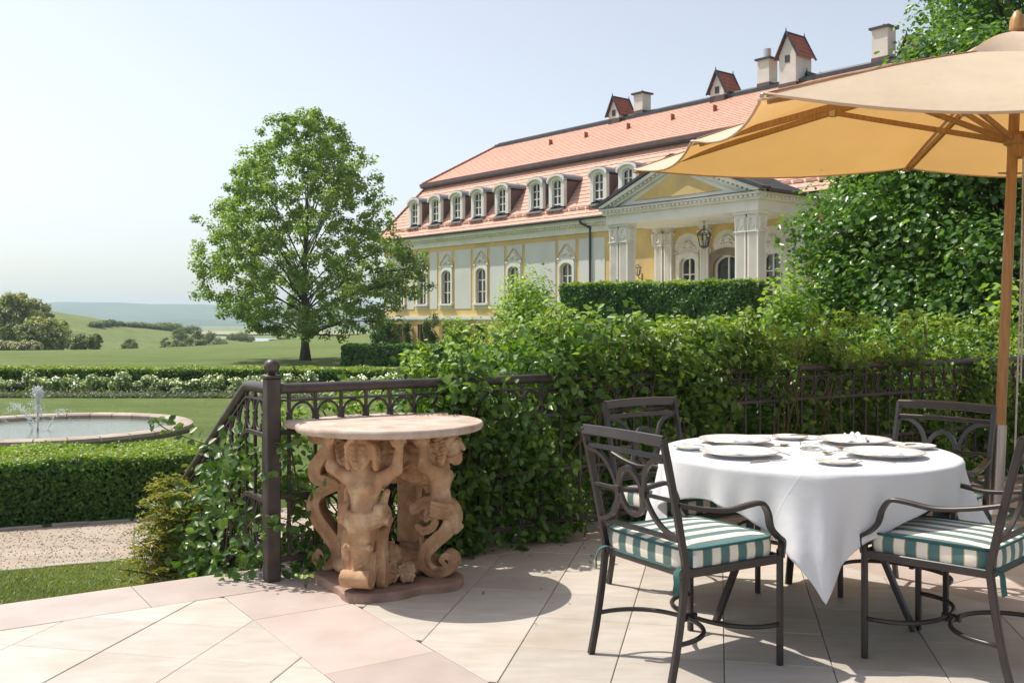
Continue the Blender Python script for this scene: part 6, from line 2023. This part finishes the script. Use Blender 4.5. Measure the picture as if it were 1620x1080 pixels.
# ================================================================== climbing roses
RX = AX; RE = EX
def fpos(t, off, z): 
    return np.stack([P0[0] + AX[0]*t + EX[0]*off, P0[1] + AX[1]*t + EX[1]*off, z], -1)
def rose(name, label, tr_, top, n, seed, offr=(0.03, 0.75), zlo=-0.6, front=0.12, gap=None, size=0.060, canes=40, shoots=22):
    r = np.random.default_rng(seed)
    root = tag(empty(name, (0, 0, 0)), label, 'climbing rose', 'climbing roses on the railing')
    nc = n//6
    t = r.uniform(tr_[0], tr_[1], nc*3); T = np.interp(t, top[0], top[1])
    T = T + 0.10*np.sin(t*6.1+seed) + 0.06*np.sin(t*17)
    z = zlo + (T-zlo)*r.random(nc*3)**0.72
    off = offr[0] + (offr[1]-offr[0])*r.random(nc*3)**1.5
    fr = r.random(nc*3) < front
    off[fr] = r.uniform(-0.13, 0.02, fr.sum())
    lump = np.sin(t*3.3+seed) * np.cos(z*4.1+t*1.3) + 0.6*np.sin(t*7.7+z*5.0+seed)
    keep = (lump + r.normal(0, .4, len(t)) > -0.45)
    if gap is not None: keep &= ~gap(t, off, z, r)
    # thin out towards the shoulders so that the top is loose
    keep &= (z < T - 0.10*r.random(len(t)))
    t, z, off = t[keep][:nc], z[keep][:nc], off[keep][:nc]
    C = fpos(t, off, z)
    idx = np.repeat(np.arange(len(C)), 6)
    P = C[idx] + r.normal(0, 0.036, (len(idx), 3))*np.array((1, 1, .8))
    fo = off[idx]
    N = np.zeros((len(idx), 3)); N[:, :2] = -EX*(0.45*np.clip(1.2 - 1.6*fo, 0.1, 1)[:, None]); N[:, 2] = 0.75
    N += r.normal(0, .5, N.shape)
    al = np.zeros_like(N); al[:, 2] = -0.8; al += r.normal(0, .7, N.shape)
    leaves('foliage', P, N, size*r.uniform(.55, 1.2, len(P)), L['rose'], root, shape=6, aspect=0.66, fold=.22, seed=seed, along=al, cup=.08)
    # canes and young shoots
    mb = MB(); Ps = []; Ns = []; As = []
    for k in range(canes):
        t0 = r.uniform(*tr_); o0 = r.uniform(0.05, .4)
        pts = [fpos(np.array(t0 + r.normal(0, .05)), np.array(o0), np.array(zlo-.3))]
        tt = t0; zz_ = zlo-.3; oo = o0
        zt = np.interp(t0, *top) - r.uniform(0, .35)
        for q in range(5):
            tt += r.normal(0, .16); oo += r.normal(-.02, .08); zz_ += (zt-zlo+.3)/5
            pts.append(fpos(np.array(tt), np.array(max(oo, -.05)), np.array(zz_)))
        mb.tube(catmull(pts, 3), .0045, n=4)
    for k in range(shoots):
        t0 = r.uniform(*tr_); zt = np.interp(t0, *top) - .08; o0 = r.uniform(-.02, .45)
        d = np.array((r.normal(0, .30), r.normal(-.05, .22), 1.0)); ln = r.uniform(.08, .22)
        p0 = fpos(np.array(t0), np.array(o0), np.array(zt)); 
        dv = np.array((AX[0]*d[0] + EX[0]*d[1], AX[1]*d[0] + EX[1]*d[1], d[2])); dv = unit(dv)
        p1 = p0 + dv*ln*.6; p2 = p0 + dv*ln + np.array((dv[0]*.25, dv[1]*.25, -.05))*ln
        pts = catmull([p0, p1, p2], 4); mb.tube(pts, .003, n=4)
        for q in range(3, len(pts)):
            for g_ in range(4):
                Ps.append(pts[q] + r.normal(0, .028, 3)); Ns.append((r.normal(0, .5), -.35 + r.normal(0, .4), .8)); As.append(r.normal(0, 1, 3))
    mb.build('cane', M['twig'], root)
    if Ps: ys_ = leaves('young_shoots', np.array(Ps), np.array(Ns), size*.85*r.uniform(.55, 1.1, len(Ps)), L['light'], root, shape=6, aspect=.62, fold=.22, seed=seed+1, along=np.array(As), cup=.08); tag(ys_, kind='stuff')
    return root
TOP = ([0.0, .3, .6, .85, 1.0, 1.4, 1.86, 2.9, 4.15, 5.7, 9.5], [.74, .82, .88, .94, 1.02, 1.20, 1.30, 1.24, 1.08, 1.00, .98])
TOPB = ([2.0, 3.0, 5.0, 8.0, 9.5], [1.16, 1.26, 1.26, 1.20, 1.15])
def gap_left(t, off, z, r): return (r.random(len(t)) < 0.45) | ((z > .72) & (t < .75) & (r.random(len(t)) < .55))
def gap_mid(t, off, z, r): return (off < .07) & (((t > 1.9) & (t < 2.6)) | (t > 3.3)) & (z < .92) & (r.random(len(t)) < .85)
def gap_right(t, off, z, r): return (off < .09) & (z < .93) & (t < 5.4) & (r.random(len(t)) < .92)
rose('climbing_rose', 'loose climbing rose on the railing behind the stone table', (0.08, 1.15), TOP, 3600, 301, gap=gap_left, front=.10, offr=(.02, .35), canes=16, shoots=10)
rose('climbing_rose', 'dense tall climbing rose mounded over the middle of the railing', (0.95, 4.3), TOP, 36000, 302, gap=gap_mid, front=.24, offr=(.02, .8), canes=60, shoots=60)
rose('climbing_rose', 'dense climbing rose covering the right part of the railing behind the table', (4.2, 9.4), TOP, 44000, 303, gap=gap_right, front=.24, offr=(.03, .9), canes=70, shoots=60)
rose('climbing_rose', 'sunlit rose growing behind the railing roses, between them and the maple', (2.2, 8.6), TOPB, 26000, 304, front=0.0, offr=(1.15, 2.0), canes=20, shoots=40, size=0.07)
# rose trailing over the stair railing
def stair_rose():
    r = np.random.default_rng(310)
    root = tag(empty('climbing_rose', (0, 0, 0)), 'rose trailing over the sloping stair railing', 'climbing rose', 'climbing roses on the railing')
    nc = 520
    x = r.uniform(0.02, 1.35, nc); zt = 0.80 - np.maximum(0, x-FLAT)*SLP
    z = zt - 0.05 - (zt+0.25)*r.random(nc)**.75
    off = r.uniform(-0.05, 0.20, nc)
    k = (np.sin(x*9)*np.cos(z*7) + r.normal(0, .5, nc) > -.3) & (z > -.55)
    x, z, off = x[k], z[k], off[k]
    C = np.stack([P0[0] + EX[0]*x - AX[0]*off, P0[1] + EX[1]*x - AX[1]*off, z], 1)
    idx = np.repeat(np.arange(len(C)), 5)
    P = C[idx] + r.normal(0, .035, (len(idx), 3))
    N = np.tile(np.array((.1, -.7, .65)), (len(idx), 1)) + r.normal(0, .42, (len(idx), 3))
    leaves('foliage', P, N, .055*r.uniform(.55, 1.2, len(P)), L['rose'], root, shape=6, aspect=.68, fold=.2, seed=311, cup=.08)
    mb = MB(); Ps = []
    for q in range(14):
        x0 = r.uniform(0.1, 1.3); p = [np.array((P0[0]+EX[0]*x0, P0[1]+EX[1]*x0, -.9))]
        for s_ in range(4): p.append(p[-1] + np.array((r.normal(0, .06), r.normal(0, .06), (1.5 - .62*x0)/4)))
        mb.tube(catmull(p, 4), .004, n=4)
    # one free shoot reaching left, and leaves in front of the post
    sh = catmull([(-1.45, 5.3, .60), (-1.62, 5.25, .66), (-1.80, 5.2, .74), (-1.86, 5.18, .80)], 5); mb.tube(sh, .003, n=4)
    for p in sh[3:]:
        for g_ in range(2): Ps.append(np.array(p) + r.normal(0, .02, 3))
    for (cx, cy, cz) in ((-1.16, 4.97, .68), (-1.13, 4.98, .62), (-1.18, 4.96, .33), (-1.14, 4.97, .28), (-1.24, 4.96, .30), (-1.10, 4.98, .26)):
        for g_ in range(5): Ps.append(np.array((cx, cy, cz)) + r.normal(0, .022, 3))
    mb.tube(catmull([(-1.0, 5.15, .2), (-1.08, 5.0, .30), (-1.25, 4.95, .34), (-1.32, 4.96, .28)], 4), .003, n=4)
    mb.build('cane', M['twig'], root)
    ys_ = leaves('young_shoots', np.array(Ps), np.tile(np.array((0, -.7, .6)), (len(Ps), 1)) + r.normal(0, .35, (len(Ps), 3)), .052*r.uniform(.7, 1.2, len(Ps)), L['rose'], root, shape=6, aspect=.68, fold=.2, seed=312, cup=.08); tag(ys_, kind='stuff')
stair_rose()
# soil bed behind the railing
bed = MB(); bed.prism([tuple(qe(Q0-.1, E_EDGE+.02)), tuple(qe(Q0+11, E_EDGE+.02)), tuple(qe(Q0+11, E_EDGE+2.1)), tuple(qe(Q0-.1, E_EDGE+2.1))], G-.05, -.35)
tag(bed.build('flower_bed', M['soil']), 'dark soil bed behind the railing under the roses', kind='structure')

# yew with golden tips at the foot of the stair railing
def yew():
    r = np.random.default_rng(320)
    root = tag(empty('yew_shrub', (-1.88, 6.1, G)), 'golden tipped yew shrub below the terrace edge beside the stair railing', 'shrub')
    Ps = []; Ns = []; As = []
    tw = MB()
    for k in range(1100):
        th = r.random()*6.283; zf = r.random()**.8
        rad = (0.52*math.sqrt(max(0.03, 1-(zf*1.0-.35)**2*1.7)))
        z = .08 + 1.52*zf
        d = np.array((math.cos(th), math.sin(th), r.uniform(.15, .9))); d = unit(d)
        fi_ = r.uniform(.3, .78); p0 = np.array((math.cos(th)*rad*fi_, math.sin(th)*rad*fi_, z-.06)); ln = .17*r.uniform(.6, 1.15)
        for q in range(14):
            f = q/13; p = p0 + d*ln*f + np.array((0, 0, -.05*f*f))
            for s_ in (-1, 1):
                sd_ = unit(np.cross(d, (0, 0, 1)))*s_
                Ps.append(p + sd_*.012 + r.normal(0, .004, 3)); As.append(sd_*1.2 + d*.8); Ns.append(np.array((0, 0, 1)) + r.normal(0, .35, 3))
        if k % 12 == 0: tw.tube([p0*np.array((.1, .1, .9)), p0, p0+d*ln], [.008, .005, .002], n=4)
    tw.tube([(0, 0, -.02), (0, 0, 1.1)], [.05, .015], n=6)
    leaves('foliage', np.array(Ps), np.array(Ns), .040*r.uniform(.7, 1.3, len(Ps)), L['yew'], root, shape=4, aspect=.26, seed=321, along=np.array(As)*2)
    tw.build('stem', M['bark'], root)
yew()
# small weed at the plinth
wd = tag(empty('weed', (-1.01, 4.88, 0)), 'tiny green weed growing in a joint beside the stone table', 'plant')
r = np.random.default_rng(9); m = MB(); Ps = []; Ns = []
for k in range(5):
    a = r.random()*6.28; e = np.array((.05*math.cos(a), .05*math.sin(a), .07)); m.tube([(0, 0, 0), tuple(e*.6+np.array((0, 0, .02))), tuple(e)], .0015, n=4); Ps.append(e); Ns.append((math.cos(a)*.3, -.5, .8))
m.build('stem', M['twig'], wd)
for k in range(5): leaves('leaf', np.array(Ps[k:k+1]), np.array(Ns[k:k+1]), np.full(1, .035), L['light'], wd, shape=6, seed=2+k)

# ================================================================== big greenery at the right
def crown_a(zf, th): return 3.05*(max(0.0, 1-(2*zf-0.80)**2*0.55))**0.5*(0.94+.06*math.sin(4*th+zf*6))
tree('maple_tree', 'dense dark green maple mass right of the portico behind the railing', 'tree', (7.35, 15.0, G), 1.0, 0.20, crown_a, 0.3, 6.5, L['maple'], 1300, 0.58, 115, 0.100, 401, lshape=6, nlimb=40, shell=0.35)
def crown_b(zf, th): return 4.6*(max(0.0, 1-(2*zf-0.9)**2*0.8))**0.5*(0.85+.15*math.sin(3*th+zf*5))
tree('maple_tree', 'tall tree whose branches hang in at the upper right corner', 'tree', (12.3, 21.0, G), 3.0, 0.30, crown_b, 4.6, 14.0, L['maple'], 850, 0.72, 100, 0.125, 402, lshape=6, nlimb=60, shell=0.25)
shrub('shrub', 'bright green shrub standing between the portico and the dark maple', (3.75, 13.2, G), (0.62, 0.6, 3.05), L['light'], 6500, 0.085, 403, lobes=26, nstem=7, stemm=M['twig'])
shrub('shrub', 'yellow green shrub right of the parasol pole', (5.7, 10.6, G), (0.8, 0.7, 3.0), L['light'], 5200, 0.10, 404, lobes=20, nstem=7, stemm=M['twig'])
shrub('shrub', 'green garden shrub rising behind the middle of the rose covered railing', (2.2, 10.4, G), (1.5, 0.8, 1.85), L['rose'], 8000, 0.095, 405, lobes=34, nstem=8, stemm=M['twig'])
shrub('shrub', 'low leafy shrub behind the roses below the young yellow green tree', (0.45, 9.3, G), (0.6, 0.7, 1.75), L['light'], 4000, 0.09, 406, lobes=22, nstem=8, stemm=M['twig'])
shrub('shrub', 'leafy shrub between the roses and the dark maple', (4.6, 11.6, G), (1.5, 0.9, 2.15), L['light'], 7000, 0.10, 407, lobes=30, nstem=8, stemm=M['twig'])

# ================================================================== haze
hz = MB(); hz.box(-3200, 3200, -260, 4000, -30, 70)
hm = bpy.data.materials.new('haze'); hm.use_nodes = True
hn_ = hm.node_tree; hn_.nodes.clear()
ho = hn_.nodes.new('ShaderNodeOutputMaterial'); pv = hn_.nodes.new('ShaderNodeVolumePrincipled')
pv.inputs['Color'].default_value = (0.70, 0.86, 1.0, 1); pv.inputs['Density'].default_value = 0.00027
pv.inputs['Anisotropy'].default_value = 0.1
hn_.links.new(pv.outputs[0], ho.inputs['Volume'])
ho_ = hz.build('haze', hm); tag(ho_, 'pale summer haze filling the valley', kind='stuff')
